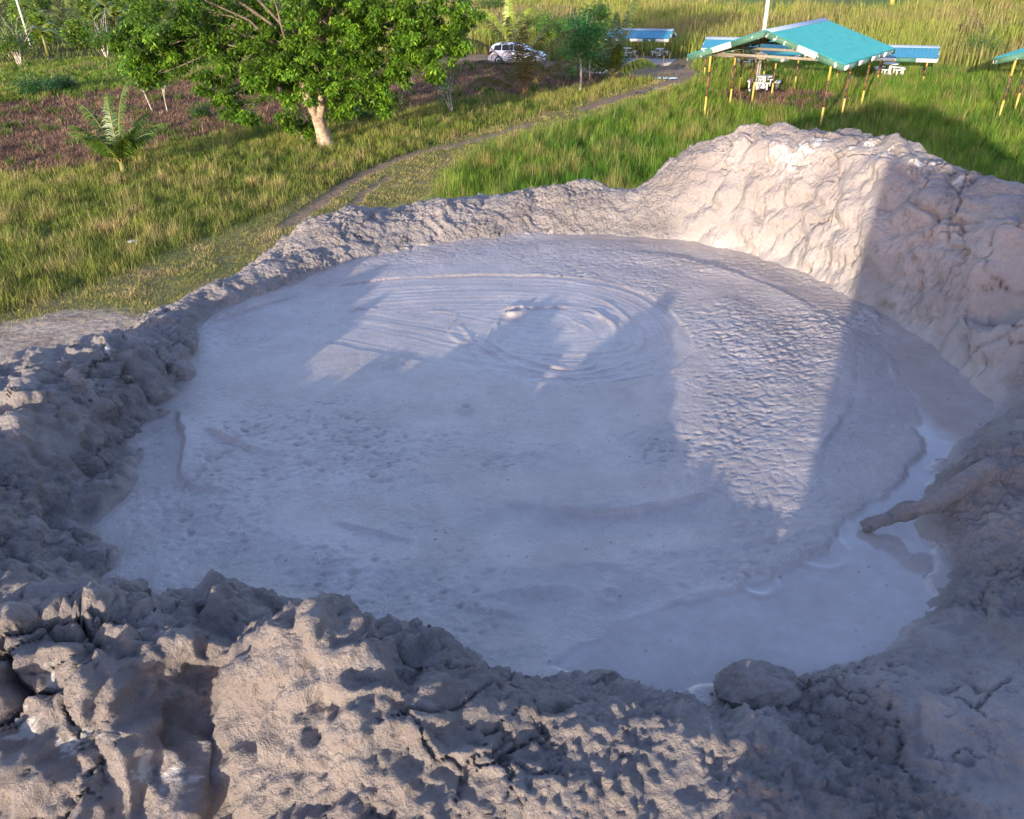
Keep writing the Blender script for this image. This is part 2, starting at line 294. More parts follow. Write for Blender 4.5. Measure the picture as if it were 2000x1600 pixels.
    dg=deg[sel]; CL=sst(-113,-118,dg)*sst(.28,.45,D)*sst(-152,-142,dg); cm=np.maximum(cm,CL*sst(-.35,.15,fbm(a*2.1,b*2.1,oct=2,seed=68))); SP=sst(-121,-115,dg)*sst(-92,-100,dg)*sst(.12,.3,D); disp+=SP*((.32-rg)*.05+(lob-.3)*.075+(lob2-.3)*.03+(.3-rg2)*.02); disp-= (.026+.05*CL+.03*W)*cm*(1-sst(0,.028+.035*CL+.008*W,e))*(1-.35*R); disp+=CL*((cid-.5)*.06+(.45-f1)*.07); q1,q2,qi=worley(a2*9+.5*w2,b2*9+.5*w1,c*9,77); disp+=CL*((qi-.5)*.022+(.45-q1)*.03-.02*(1-sst(0,.08,q2-q1))); disp+=cm*(cid-.5)*.035*(L+.15)
    g1,g2,cid2=worley(a*8.5+.5*w1+.3*vn(a*24,b*24,c*24,64),b*8.5+.5*w2+.3*vn(a*24,b*24,c*24,66),c*8.5,73); e2=g2-g1
    cm2=sst(.15,.5,fbm(a*2.3-3,b*2.3,oct=2,seed=65)+.2*L-.15*R)
    disp-=.02*cm2*(1-sst(0,.06,e2))
    # pocks and burst bubbles on the smooth wall
    h1,h2,bid=worley(a*8,b*8,c*8,81); rad=.16+.12*bid; pk2=np.exp(-((h1-rad)/.035)**2)*.006-.010*np.exp(-(h1/(rad*.8))**2); disp+=pk2*smoothface*(bid>.55)
    flow=vn(a*3+c*2,b*3,c*11,83); disp+=flow*.012*smoothface+smoothface*(.006*(.25-np.abs(vn(a*7+2*w1,b*7,c*7+w2,84)))+.006*(.25-np.abs(vn(a*17+2*w1,b*17,c*17,85))))
    k_=near[sel]*I*np.clip(.7+D*9,0,1)
    V=np.c_[x,y,Z]; V[sel]+=nrm[sel]*(disp*k_)[:,None]
    # dry salt crust in a few places
    salt=np.zeros(len(x)); 
    for (sx,sy,sz,rad) in SALT:
        q=np.sqrt((V[:,0]-sx)**2+(V[:,1]-sy)**2+(V[:,2]-sz)**2*.6)/rad; m=q<1.6
        nz=fbm(V[m,0]*20,V[m,1]*20,V[m,2]*20,oct=5,seed=91,gain=.75); salt[m]=np.maximum(salt[m],sst(.0,.22,(1-q[m])*.8+nz*.8-.36)*.9)
    wet=np.zeros(len(x)); wet[sel]=np.clip(smoothface*.45*sst(.75,.2,D)+.3*sst(.06,.0,D)*1.0+.25*R*sst(-.2,.3,big[sel]),0,.8)
    F_=np.arange(ny*nx).reshape(ny,nx); q=np.stack([F_[:-1,:-1],F_[:-1,1:],F_[1:,1:],F_[1:,:-1]],-1).reshape(-1,4); q=q[keep[q].all(1)]
    used=np.zeros(len(x),bool); used[q.ravel()]=True; mp=np.cumsum(used)-1
    o=rawmesh('crater_rim',V[used],[mp[q]],MUD,smooth=True,attrs={'wet':wet[used],'salt':salt[used]})
    tag(o,'grey crumbly mud rim and cone of the mud volcano around the pool','mud rim',kind='structure')
def pz(px,py,h): p=un(px,py,ZM+h); return (p[0],p[1],p[2])
def hit(px,py):
    r=ray(px,py); t=np.linspace(.6,9,1700); p=CAM+t[:,None]*r; H=rimbase(p[:,0],p[:,1])[0]; k=np.argmax(p[:,2]<ZM+H); return tuple(p[k])
SALT=[hit(a,b)+(r,) for a,b,r in ((1525,295,.10),(1565,305,.13),(1600,272,.09),(1540,325,.06),(1700,280,.06),(1730,300,.06),(1800,318,.07),(1870,350,.05),(1665,290,.04),(75,1300,.04),(110,1325,.04),(150,1455,.06),(290,1490,.05),(335,1500,.06),(380,1490,.04),(205,680,.05),(180,1400,.04),(60,1420,.05))]
make_rim()
# ---------------------------------------------------------------- the mud pool
def wline(pts,n=5,closed=False): return [un(a,b,ZM)[:2] for a,b in smooth_poly(pts,closed,n)]
def make_pool():
    xa=axis([(-2.55,2.85,.0085,.0085)]); ya=axis([(1.2,2.6,.0062,.008),(2.6,6.15,.008,.0105)])
    X,Y=np.meshgrid(xa,ya); x,y=X.ravel(),Y.ravel(); ny,nx=X.shape
    dx,dy=x-PC[0],y-PC[1]; keep=np.hypot(dx,dy)<per(np.arctan2(dy,dx),th,rr_)+.14
    # the vortex: a teardrop of fresh mud
    T=wline([(400,640),(560,585),(700,553),(860,541),(1020,539),(1160,549),(1270,582),(1335,640),(1352,690),(1310,725),(1220,746),(1110,753),(960,737),(820,708),(700,682),(560,662)],6,True)
    wx=x+.012*vn(x*6,y*6,seed=1); wy=y+.012*vn(x*6,y*6,seed=2)
    dT,_,aT=dline(wx,wy,T,True); px,py=proj(x,y,ZM); tx,ty=zip(*[proj(a,b,ZM) for a,b in T]); 
    qx,qy=proj(wx,wy,ZM); ins=inpoly(qx,qy,list(zip(tx,ty))); 
    c0=un(1090,662,ZM)[:2]; r0=np.hypot(wx-c0[0],(wy-c0[1])); ang=np.arctan2(wy-c0[1],wx-c0[0])
    sd=np.where(ins,dT,-dT)
    # folded ridges following the outline, fading towards the middle
    ph=sd*92+3.2*vn(x*2.3,y*2.3,seed=4)+2.2*vn(aT*1.7,sd*7,seed=6)+.5*vn(x*20,y*20,seed=46)
    rid=(1-np.abs(np.sin(ph*.5)))**2; amp=sst(-.25,.4,vn(aT*1.1,sd*4,seed=7))
    rightw=sst(900,1200,px)
    H=np.zeros(len(x)); H+=ins*(rid*.0075*(.1+.9*amp)*sst(0,.03,sd)*sst(.55,.25,sd)*(.35+.65*rightw)+.004*vn(sd*30,aT*.9,seed=8)*sst(0,.04,sd)-.008)
    # swirl around the central disc
    swr=r0*52-ang*1.6+1.2*vn(x*3,y*3,seed=9); H+=ins*((1-np.abs(np.sin(swr*.5)))**2*.008*np.exp(-((r0-.40)/.15)**2)*sst(-.3,.2,vn(ang*1.2,r0*5,seed=12)))
    # thick folds traced one by one
    def fold(pts,w,h,asym=1.): 
        P=wline(pts); d,s,a=dline(wx,wy,P); d=d*np.where(s>0,1,2.6)*(1+.6*vn(x*9,y*9,seed=44)); h=h*np.clip(.75+1.2*vn(x*7,y*7,seed=45),.1,1.5); tot=sum(math.dist(P[i],P[i+1]) for i in range(len(P)-1)); 
        return h*np.exp(-(d/w)**2)*sst(0,.05,a)*sst(tot,tot-.05,a)
    H+=.62*fold([(960,640),(955,670),(990,690),(1050,712),(1110,722),(1160,718),(1150,700)],.02,.018)
    H+=.62*fold([(1010,606),(1080,600),(1140,603),(1180,625),(1205,650),(1200,675)],.022,.022)
    H+=.62*fold([(1110,625),(1150,645),(1165,660)],.02,.014)+.62*fold([(970,650),(975,625),(1005,612)],.015,.01)
    H+=.62*fold([(870,650),(900,670),(925,672),(900,640),(870,655)],.02,.016)+.62*fold([(925,672),(960,690),(1000,702)],.014,.012)
    H+=.62*fold([(675,612),(700,603),(740,605)],.016,.022)+.62*fold([(780,607),(810,606)],.012,.012)+.62*fold([(655,610),(665,606)],.01,.01)
    H+=.62*fold([(830,608),(880,612),(890,622),(868,648)],.012,.012)+.62*fold([(925,603),(960,592),(1000,585)],.012,.01)
    H+=.62*fold([(1130,575),(1180,590),(1220,620),(1245,650)],.012,.012)+.62*fold([(1150,560),(1220,583),(1270,620),(1290,660)],.010,.010)
    H+=.62*fold([(1360,612),(1390,615),(1420,608)],.012,.012)+.62*fold([(1070,705),(1130,712),(1160,700)],.014,.012)
    v=un(1003,610,ZM)[:2]; rv=np.hypot(x-v[0],(y-v[1])*1.0); H+=.022*np.exp(-((rv*(1+.35*vn(x*13,y*13,seed=13))-.06)/.022)**2)*np.clip(.8+1.1*vn(x*16,y*16,seed=14),.1,1.8)-.02*np.exp(-(rv/.04)**2)
    # terraces: thin steps where older crust ends
    def step(pts,h,w=.012):
        P=wline(pts); d,s,a=dline(wx+.015*vn(x*11,y*11,seed=15),wy,P); return d,s
    def terr(pts,h):
        P=smooth_poly(pts,False,5); Pw=[un(a,b,ZM)[:2] for a,b in P]; d,s,a=dline(wx+.01*vn(x*14,y*14,seed=15),wy+.01*vn(x*14,y*14,seed=16),Pw); s=np.where(s>0,1,-1)
        tot=sum(math.dist(Pw[i],Pw[i+1]) for i in range(len(Pw)-1)); end=sst(0,.1,a)*sst(tot,tot-.1,a); return h*s*np.exp(-d/.10)*sst(0,.010,d)*end*np.clip(.7+1.5*vn(a*1.9+3,d*0+h*99,seed=48)+.5*vn(a*8,d*0,seed=49),0,1.3)
    H+=terr([(1600,890),(1655,800),(1668,730),(1650,650),(1560,590),(1430,535),(1300,500),(1150,490)],.010)*1
    H+=terr([(345,800),(357,860),(360,945),(430,965),(510,982),(560,1008),(590,1040)],.015)
    H+=terr([(390,842),(500,880),(640,905),(780,955),(880,972),(950,985),(1100,1003),(1250,1000),(1400,968)],.010)
    H+=terr([(640,1020),(850,1070),(1100,1110),(1350,1095),(1550,1045)],.008)+terr([(1730,700),(1752,800),(1700,900),(1600,985)],.005)
    H+=terr([(870,1190),(1000,1205),(1120,1250),(1060,1300)],.006)
    # crust texture; liquid to the lower right stays smooth
    liq=np.zeros(len(x)); P=[(1700,590),(1800,640),(1960,760),(1990,900),(1830,900),(1815,960),(1830,1250),(1720,1330),(1500,1350),(1180,1350),(1060,1310),(1130,1255),(1300,1190),(1480,1140),(1600,1090),(1650,1030),(1700,985),(1790,920),(1800,860),(1790,790),(1740,700)]
    lx=px+22*fbm(x*7,y*7,oct=4,seed=18); ly=py+16*fbm(x*7,y*7,oct=4,seed=19)
    PL=[(a,b) for a,b in P]; liq=inpoly(lx,ly,PL).astype(float)
    edge=np.hypot(dx,dy)-per(np.arctan2(dy,dx),th,rr_); far=sst(20,60,np.degrees(np.arctan2(dy,dx)))*sst(-.22,-.08,edge+.05*vn(x*4,y*4,seed=20))*sst(100,70,np.degrees(np.arctan2(dy,dx)))
    liq=np.maximum(liq,far*.8); 
    # smear the liquid outline a little
    Lg=liq.reshape(ny,nx); 
    for _ in range(2): Lg=(Lg+np.roll(Lg,1,0)+np.roll(Lg,-1,0)+np.roll(Lg,1,1)+np.roll(Lg,-1,1))/5
    liq=Lg.ravel()
    cr=(1-liq)*(~ins)
    n=fbm(x*24,y*34,oct=3,seed=23,gain=.6); pits=np.maximum(vn(x*30+3,y*42,seed=24)-.28,0); rough=.35+.65*sst(-.3,.3,fbm(x*1.6,y*1.6,oct=2,seed=25))+.8*rightw*sst(1350,1450,px)*sst(1000,800,py)
    H+=cr*rough*(n*.0055-pits*.026)*np.clip(.6+1.3*fbm(x*1.1+4,y*1.1,oct=3,seed=47),.1,1.4)
    f1,f2,ci=worley(x*10+.9*vn(x*6,y*6,seed=26)-y*3,y*21+.6*vn(x*12,y*12,seed=27),x*0+.5,28); H+=cr*sst(500,440,py-0*px+100*0)*0
    frag=sst(1380,1450,px)*sst(1800,1650,px)+sst(560,500,py); H-=cr*np.clip(frag,0,1)*.0035*(1-sst(0,.16,f2-f1))
    H+=.006*fbm(x*2.1,y*2.1,oct=3,seed=29)*(1-liq)+.004*cr*(vn(x*5.5,y*5.5,seed=30))
    H+=(1-liq)*.010
    # broad, nearly concentric swells in the near half
    pr=np.hypot((x-c0[0]),(y-c0[1])*1.05)+.06*vn(x*1.5,y*1.5,seed=34); H+=.0085*np.sin(pr*13+1.5*vn(x*1.7,y*1.7,seed=36))*cr*sst(.9,1.4,pr)*np.clip(.4+1.5*vn(x*1.2,y*1.2,seed=37),0,1.3)+.006*(1-liq)*(~ins)*sst(900,1050,py)*(1-np.abs(vn(x*3.2,y*7,seed=38))*2.2)*sst(800,1000,px)
    # dimples
    for a,b,q,hh in ((1480,1140,.06,.008),(910,800,.03,.01),(1190,1165,.03,.006),(1600,1075,.1,.005)):
        v=un(a,b,ZM)[:2]; rv=np.hypot(x-v[0],y-v[1]); H+=hh*np.exp(-((rv-q)/.015)**2)*(1-.4*liq)
    wet=np.clip(.12+ins*.25+liq*.85+.25*sst(0,.3,vn(x*1.3,y*1.3,seed=35))*cr*sst(850,1050,py),0,1)
    V=np.c_[x,y,ZM+H]; F_=np.arange(ny*nx).reshape(ny,nx); q=np.stack([F_[:-1,:-1],F_[:-1,1:],F_[1:,1:],F_[1:,:-1]],-1).reshape(-1,4); q=q[keep[q].all(1)]
    used=np.zeros(len(x),bool); used[q.ravel()]=True; mp=np.cumsum(used)-1
    o=rawmesh('mud_pool',V[used],[mp[q]],POOL,smooth=True,attrs={'wet':wet[used]})
    tag(o,'round pool of wet lavender grey mud with a swirling vortex','mud pool',kind='structure')
make_pool()
# ---------------------------------------------------------------- zones of the field (drawn on the plan, read back at any ground point)
M_UP=[(-900,900),(-500,740),(0,612),(180,560),(330,490),(450,440),(560,400),(700,335),(900,262),(1050,225),(1150,195),(1290,152)]
M_LOW=[(1345,172),(1200,225),(1000,280),(930,310),(880,345),(850,400),(800,430),(500,700),(-500,1200),(-900,1200)]
R_UP=[(-900,640),(-400,440),(0,345),(200,325),(330,290),(500,250),(640,235),(800,215),(950,190),(1060,182),(1180,163),(1290,148)]
D_UP=[(-900,340),(-400,265),(0,205),(160,185),(350,160),(560,135),(760,130),(930,120),(1060,130),(1150,142),(1200,150)]
G_UP=[(-900,190),(-400,160),(0,125),(250,108),(420,98),(560,108),(600,130)]
Z_MOWN=M_UP+M_LOW; Z_ROAD=R_UP+M_UP[::-1]; Z_DRY=D_UP+R_UP[::-1]; Z_GREEN=G_UP+D_UP[:5][::-1]
Z_CLEAR=[(835,128),(870,108),(980,104),(1060,118),(1110,128),(1180,122),(1240,108),(1350,116),(1365,138),(1350,172),(1290,157),(1200,149),(1130,142),(1060,130),(960,120)]
Z_BRUSH=[(1395,178),(1500,168),(1630,180),(1690,215),(1560,232),(1420,212)]
Z_FLAT=[(-600,900),(-600,740),(0,628),(110,608),(260,606),(330,640),(300,900)]
Z_LAWN=[(-900,2),(900,4),(1250,8),(1450,22),(1700,27),(1900,12),(2900,-10),(2900,-95),(-900,-95)]
Z_TALL=[(1345,172),(1350,132),(1440,122),(1700,128),(1850,135),(2000,165),(2300,240),(3000,420),(3000,1200),(500,1200),(500,700),(850,420),(880,345),(930,310),(1000,280),(1200,225)]
Z_UPL=[(-900,190),(-400,160),(0,125),(250,108),(420,98),(560,108),(600,60),(640,0),(640,-40),(-900,-40)]
RUTS=[([(560,440),(640,385),(700,345),(800,303),(880,284),(960,262),(1040,240)],.42),([(690,400),(715,372),(760,345)],.30),([(1140,212),(1210,190),(1290,168),(1340,152),(1400,140)],.6),([(835,118),(960,118),(1100,128),(1240,138),(1340,142)],1.4),([(0,600),(200,575),(420,490)],.0)]
def zone(x,y):
    px,py=proj(x,y,0); sc=np.clip(1400/np.maximum(np.hypot(x,y),5),4,60)*.35
    wx=px+sc*vn(x*.5,y*.5,seed=101)+sc*.5*vn(x*2.1,y*2.1,seed=103); wy=py+.35*sc*vn(x*.5,y*.5,seed=102)+.2*sc*vn(x*2.3,y*2.3,seed=104)
    z=np.full(x.shape,7)   # 7 reeds
    for k,P in ((8,Z_LAWN),(6,Z_TALL),(9,Z_UPL),(4,Z_GREEN),(3,Z_DRY),(2,Z_ROAD),(1,Z_MOWN),(5,Z_CLEAR),(3,Z_BRUSH),(0,Z_FLAT)): z[inpoly(wx,wy,P)]=k
    return z
GC=np.array([(.46,.36,.26),(.30,.24,.11),(.08,.09,.03),(.12,.07,.055),(.06,.085,.02),(.30,.215,.14),(.03,.05,.012),(.12,.12,.035),(.14,.22,.04),(.07,.06,.03)])  # tall-grass ground kept dark green, painting in the shaded gaps between blades
def dirt(x,y):
    o=np.zeros(x.shape)
    for P,wd in RUTS:
        if wd>0:
            d,_,_=dline(x,y,[un(a,b)[:2] for a,b in smooth_poly(P,False,4)]); o=np.maximum(o,sst(wd,wd*.5,d+.18*vn(x*2.5,y*2.5,seed=110)))
    return o
def gz(x,y): return .10*vn(np.asarray(x,float)*.13,np.asarray(y,float)*.13,seed=120)
def make_ground():
    xa=axis([(-3000,-300,600,60),(-300,-60,30,1.2),(-60,60,.3,.3),(60,300,1.2,30),(300,3000,60,600)]); ya=axis([(-200,-10,40,3),(-10,8,1.5,.5),(8,60,.22,.35),(60,120,.4,1.5),(120,600,2,60),(600,4500,80,900)])
    X,Y=np.meshgrid(xa,ya); x,y=X.ravel(),Y.ravel(); z=zone(x,y); c=GC[z].copy(); dd=dirt(x,y)
    n=fbm(x*.9,y*.9,oct=4,seed=111)[:,None]; c*=1+.25*n
    g=(z==1); k=np.clip(.5+.8*fbm(x*.7,y*.7,oct=4,seed=112),0,1)[:,None]; c[g]=(c*(1-k)+np.array((.19,.20,.06))*k)[g]
    g=(z==0); k=np.clip(.2+1.0*fbm(x*1.0,y*1.6,oct=4,seed=113),0,1)[:,None]; c[g]=(c*(1-k)+np.array((.27,.18,.12))*k)[g]
    g=(z==7)|(z==8); k=np.clip(fbm(x*.03,y*.06,oct=3,seed=114)*1.2,0,1)[:,None]; c[g]=(c*(1-k)+np.array((.20,.13,.08))*k)[g]
    dc=np.array((.32,.22,.14)); c=c*(1-dd[:,None])+dc*dd[:,None]
    zz=gz(x,y)+.03*fbm(x*1.5,y*1.5,oct=3,seed=115)*np.exp(-np.hypot(x,y)/60)-.05*dd
    ny,nx=X.shape; F_=np.arange(ny*nx).reshape(ny,nx); q=np.stack([F_[:-1,:-1],F_[:-1,1:],F_[1:,1:],F_[1:,:-1]],-1).reshape(-1,4)
    m,N,L,b=newmat('field_soil'); at=N.new('ShaderNodeAttribute'); at.attribute_name='col'; tc=N.new('ShaderNodeTexCoord'); no=N.new('ShaderNodeTexNoise'); no.inputs['Scale'].default_value=5; no.inputs['Detail'].default_value=8; L.new(tc.outputs['Object'],no.inputs['Vector'])
    mr=N.new('ShaderNodeMapRange'); mr.inputs[1].default_value=.3; mr.inputs[2].default_value=.7; mr.inputs[3].default_value=.75; mr.inputs[4].default_value=1.2; L.new(no.outputs['Fac'],mr.inputs[0])
    mx=N.new('ShaderNodeVectorMath'); mx.operation='SCALE'; L.new(at.outputs['Color'],mx.inputs[0]); L.new(mr.outputs[0],mx.inputs[3]); L.new(mx.outputs[0],b.inputs['Base Color']); b.inputs['Roughness'].default_value=.95; b.inputs['Specular IOR Level'].default_value=.05
    bp=N.new('ShaderNodeBump'); bp.inputs['Distance'].default_value=.06; bp.inputs['Strength'].default_value=.8; L.new(no.outputs['Fac'],bp.inputs['Height']); L.new(bp.outputs[0],b.inputs['Normal'])
    tag(rawmesh('ground',np.c_[x,y,zz],[q],m,smooth=True,cols=c),'flat field of grass, dry scrub and bare soil around the mud volcano','ground',kind='structure')
make_ground()
# ---------------------------------------------------------------- grass
def blades(name,x,y,z0,h,wd,col,lean,label,cat,par=None,az=None):
    n=len(x)
    if n==0: return
    a=RNG.uniform(0,2*math.pi,n) if az is None else az; f=a+RNG.uniform(1.2,1.9,n)
    ln=lean*h; ca,sa=np.cos(a)*wd/2,np.sin(a)*wd/2; lx,ly=np.cos(f)*ln,np.sin(f)*ln
    V=np.empty((n,5,3)); b=np.stack([x,y,z0],-1); s=np.stack([ca,sa,0*ca],-1)
    mid=b+np.stack([lx*.35,ly*.35,h*.62],-1); tip=b+np.stack([lx,ly,h],-1)
    V[:,0]=b-s; V[:,1]=b+s; V[:,2]=mid+s*.75; V[:,3]=mid-s*.75; V[:,4]=tip
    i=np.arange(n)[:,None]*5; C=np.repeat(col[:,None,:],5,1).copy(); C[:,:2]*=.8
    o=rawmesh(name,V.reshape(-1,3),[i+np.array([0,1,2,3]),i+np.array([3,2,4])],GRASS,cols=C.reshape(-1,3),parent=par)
    if label: tag(o,label,cat,kind='stuff')
    return o
def scatter(n,d0,d1,pw,az=46):
    u=RNG.random(n); e=1-pw; d=(d0**e+u*(d1**e-d0**e))**(1/e); a=np.radians(RNG.uniform(-az,az,n)); return d*np.sin(a),d*np.cos(a),d
def mixc(a,b,t): return np.asarray(a)*(1-t[:,None])+np.asarray(b)*t[:,None]
def make_grass():
    x,y,d=scatter(1700000,9.5,85,.12); z=zone(x+RNG.normal(0,.3,len(x)),y+RNG.normal(0,.45,len(x))); dt=dirt(x,y); r=RNG.random(len(x)); big=fbm(x*.22,y*.22,oct=3,seed=130); med=fbm(x*.9,y*.9,oct=2,seed=131)
    cone=np.hypot(x-.1,y-3.75)>9.0
    blocked=np.zeros(len(x),bool)
    for (cx,cy,rx,ry,an) in CLEARED:
        c,s=math.cos(an),math.sin(an); u=(x-cx)*c+(y-cy)*s; v=-(x-cx)*s+(y-cy)*c; blocked|=(np.abs(u)<rx)&(np.abs(v)<ry)
    def cls(k,prob,h0,h1,c1,c2,c3,wf,lean,name,label):
        m=(z==k)&(r<prob)&cone&(dt<.35)&~blocked; X,Y,D=x[m],y[m],d[m]; n=len(X); t=np.clip(.5+.9*big[m]+.3*RNG.normal(size=n),0,1); t3=np.clip(med[m]*1.5+.4*RNG.normal(size=n)-.2,0,1)
        col=mixc(c1,c2,t); col=col*(1-t3[:,None])+np.asarray(c3)*t3[:,None]; col*=RNG.uniform(.8,1.2,(n,1))
        tf=fbm(X*2.2,Y*2.2,oct=2,seed=140); h=RNG.uniform(h0,h1,n)*np.clip(1+.5*med[m]+.7*tf,.25,2); col*=np.clip(1+.45*tf,.6,1.5)[:,None]; wd=wf*(D/20)**.75*RNG.uniform(.6,1.4,n)
        blades(name,X,Y,gz(X,Y)-.02,np.maximum(h,.02),wd,col,RNG.uniform(.15,lean,n),label,'grass')
    cls(6,.9,.28,.62,(.065,.17,.018),(.20,.29,.035),(.34,.27,.10),.011,.6,'tall_grass','tall bright green grass growing between the crater and the pavilions')
    cls(2,.85,.12,.36,(.12,.19,.028),(.32,.32,.07),(.48,.36,.17),.010,.9,'roadside_grass','knee high mixed green and straw grass lining the dirt track')
    cls(1,1.,.03,.11,(.18,.20,.045),(.38,.32,.11),(.52,.40,.22),.013,1.1,'mown_grass','short trampled yellow green grass on the track verge')
    cls(4,.7,.15,.4,(.11,.20,.025),(.22,.27,.04),(.30,.24,.11),.022,.8,'low_grass','band of short green grass behind the dry brush')
    cls(3,.6,.05,.26,(.17,.095,.07),(.32,.19,.13),(.50,.35,.21),.013,1.7,'dry_brush','tangled purple brown dead brush with straw stalks')
    cls(5,.05,.05,.25,(.08,.14,.02),(.2,.17,.07),(.3,.2,.12),.02,.9,'clearing_weeds','sparse weeds on the bare clearing by the car')
    cls(9,.6,.15,.45,(.07,.14,.02),(.17,.20,.04),(.28,.16,.08),.03,.8,'plantation_weeds','weeds under the leafy plantation at upper left')
    # green weeds through the dry brush
    m=(z==3)&(med>.42)&(r>.55)&cone&~blocked; X,Y,D=x[m],y[m],d[m]; n=len(X)
    blades('brush_weeds',X,Y,gz(X,Y),RNG.uniform(.15,.5,n),.035*(D/25)**.7*RNG.uniform(.6,1.4,n),mixc((.05,.12,.02),(.13,.17,.03),RNG.random(n)),RNG.uniform(.4,1.1,n),'patches of green weeds sprouting through the dead brush','weeds')
    # reeds far out
    x,y,d=scatter(420000,48,420,.55,50); z=zone(x,y); m=(z==7)&(dirt(x,y)<.3)
    for (cx,cy,rx,ry,an) in CLEARED:
        c,s=math.cos(an),math.sin(an); u=(x-cx)*c+(y-cy)*s; v=-(x-cx)*s+(y-cy)*c; m&=~((np.abs(u)<rx)&(np.abs(v)<ry))
    x,y,d=x[m],y[m],d[m]; n=len(x); cl=fbm(x*.35,y*.22,oct=3,seed=133); bg_=fbm(x*.035,y*.05,oct=3,seed=134); px,py=proj(x,y,0)
    pink=np.clip(sst(1750,1950,px)*sst(110,30,py)*sst(-.2,.3,cl+.5*bg_)+sst(.15,.4,bg_)*.6+(np.abs(px-1020)<110)*(np.abs(py-45)<17)*.8+sst(.2,.6,cl)*.5,0,1)*RNG.uniform(.5,1,n)
    col=mixc((.22,.27,.045),(.34,.34,.08),np.clip(.5+cl+.3*RNG.normal(size=n),0,1)); col=col*(1-pink[:,None])+np.array((.33,.22,.13))*pink[:,None]
    dk=np.clip(-cl*1.2-.2,0,.8)[:,None]; col=col*(1-dk)+np.array((.09,.13,.025))*dk; col*=RNG.uniform(.6,1.25,(n,1))
    h=(1.0+.7*np.clip(cl+.3,0,1))*RNG.uniform(.7,1.4,n)*np.clip(.55+d/160,.6,1.1)
    blades('reeds',x,y,gz(x,y),h,.055*(d/60)**.85*RNG.uniform(.6,1.4,n),col,RNG.uniform(.1,.45,n),'yellow green reed beds stretching away behind the pavilions','reeds')
    x,y,d=scatter(120000,80,260,.6,50); z=zone(x,y); m=(z==9)|(z==4); x,y,d=x[m],y[m],d[m]; n=len(x)
    blades('plantation_grass',x,y,gz(x,y),RNG.uniform(.15,.5,n),.08*(d/90)**.8,mixc((.06,.11,.02),(.22,.22,.06),RNG.random(n))*RNG.uniform(.6,1.3,(n,1)),RNG.uniform(.2,.8,n),'rank grass far back between the plantation shrubs','grass')
    x,y,d=scatter(90000,170,900,.3,42); z=zone(x,y); m=(z==8); x,y,d=x[m],y[m],d[m]; n=len(x)
    blades('lawn_grass',x,y,gz(x,y),RNG.uniform(.2,.7,n),.5*(d/300)**.8,mixc((.15,.24,.03),(.30,.38,.06),RNG.random(n)),RNG.uniform(.1,.6,n),'flat bright green lawn beyond the reeds','grass')
    # seed-headed tall stalks on the verge
    x,y,d=scatter(5000,10,60,.2); z=zone(x,y); m=((z==2)|(z==6))&(np.hypot(x,y-3.7)>10)&(fbm(x*.5,y*.5,oct=2,seed=139)>.05); x,y,d=x[m],y[m],d[m]; n=len(x)
    blades('grass_stalks',x,y,gz(x,y),RNG.uniform(.5,1.0,n),.010*(d/20)**.8,mixc((.30,.28,.10),(.42,.33,.18),RNG.random(n)),RNG.uniform(.1,.4,n),'pale seeding stalks standing above the roadside grass','grass')
# ---------------------------------------------------------------- leaves, trees, palms, shrubs
def leafcloud(mb,P,size,col1,col2,droop=.6,jit=.5,asp=.42):
    n=len(P); a=RNG.uniform(0,2*math.pi,n); dz=-np.abs(RNG.normal(droop,.35,n)); d=np.stack([np.cos(a),np.sin(a),dz],-1); d/=np.linalg.norm(d,axis=1)[:,None]
    s=np.cross(d,np.array([0,0,1.])); s/=np.linalg.norm(s,axis=1)[:,None]+1e-9; up=np.cross(s,d); s=s*np.cos(RNG.normal(0,.6,n))[:,None]+up*np.sin(RNG.normal(0,.6,n))[:,None]
    L=size*RNG.uniform(1-jit*.6,1+jit*.6,n)[:,None]; W=L*asp
    V=np.empty((n,4,3)); V[:,0]=P; V[:,1]=P+d*L*.5+s*W*.5; V[:,2]=P+d*L; V[:,3]=P+d*L*.5-s*W*.5
    C=mixc(col1,col2,RNG.random(n)**1.6)*RNG.uniform(.7,1.25,(n,1)); i=np.arange(n)[:,None]*4
    mb.add(V.reshape(-1,3),i+np.array([0,1,2,3]),col=np.repeat(C,4,0))
def clumps(mb,cen,rad,nc,cr,nl,size,c1,c2,droop=.6,flat=.8,shell=.55):
    cen=np.array(cen,float)
    for k in range(nc):
        v=RNG.normal(size=3); v/=np.linalg.norm(v); r=rad*(shell+(1-shell)*RNG.random()); c=cen+v*r*np.array([1,1,flat]); tint=RNG.uniform(.5,1.5)
        m=int(nl*RNG.uniform(.6,1.4)); Q=RNG.normal(size=(m,3)); Q/=np.linalg.norm(Q,axis=1)[:,None]; Q=c+Q*(cr*RNG.uniform(.6,1.3)*RNG.random(m)**.45)[:,None]*np.array([1,1,.7])
        leafcloud(mb,Q,size,np.array(c1)*tint,np.array(c2)*tint,droop,asp=.36)
def curve(A,B,sag=0,n=7,wig=.0):
    A,B=np.array(A,float),np.array(B,float); t=np.linspace(0,1,n)[:,None]; P=A+(B-A)*t; P[:,2]+=sag*np.sin(math.pi*t[:,0]); P[1:-1]+=RNG.normal(0,wig,(n-2,3)); return P
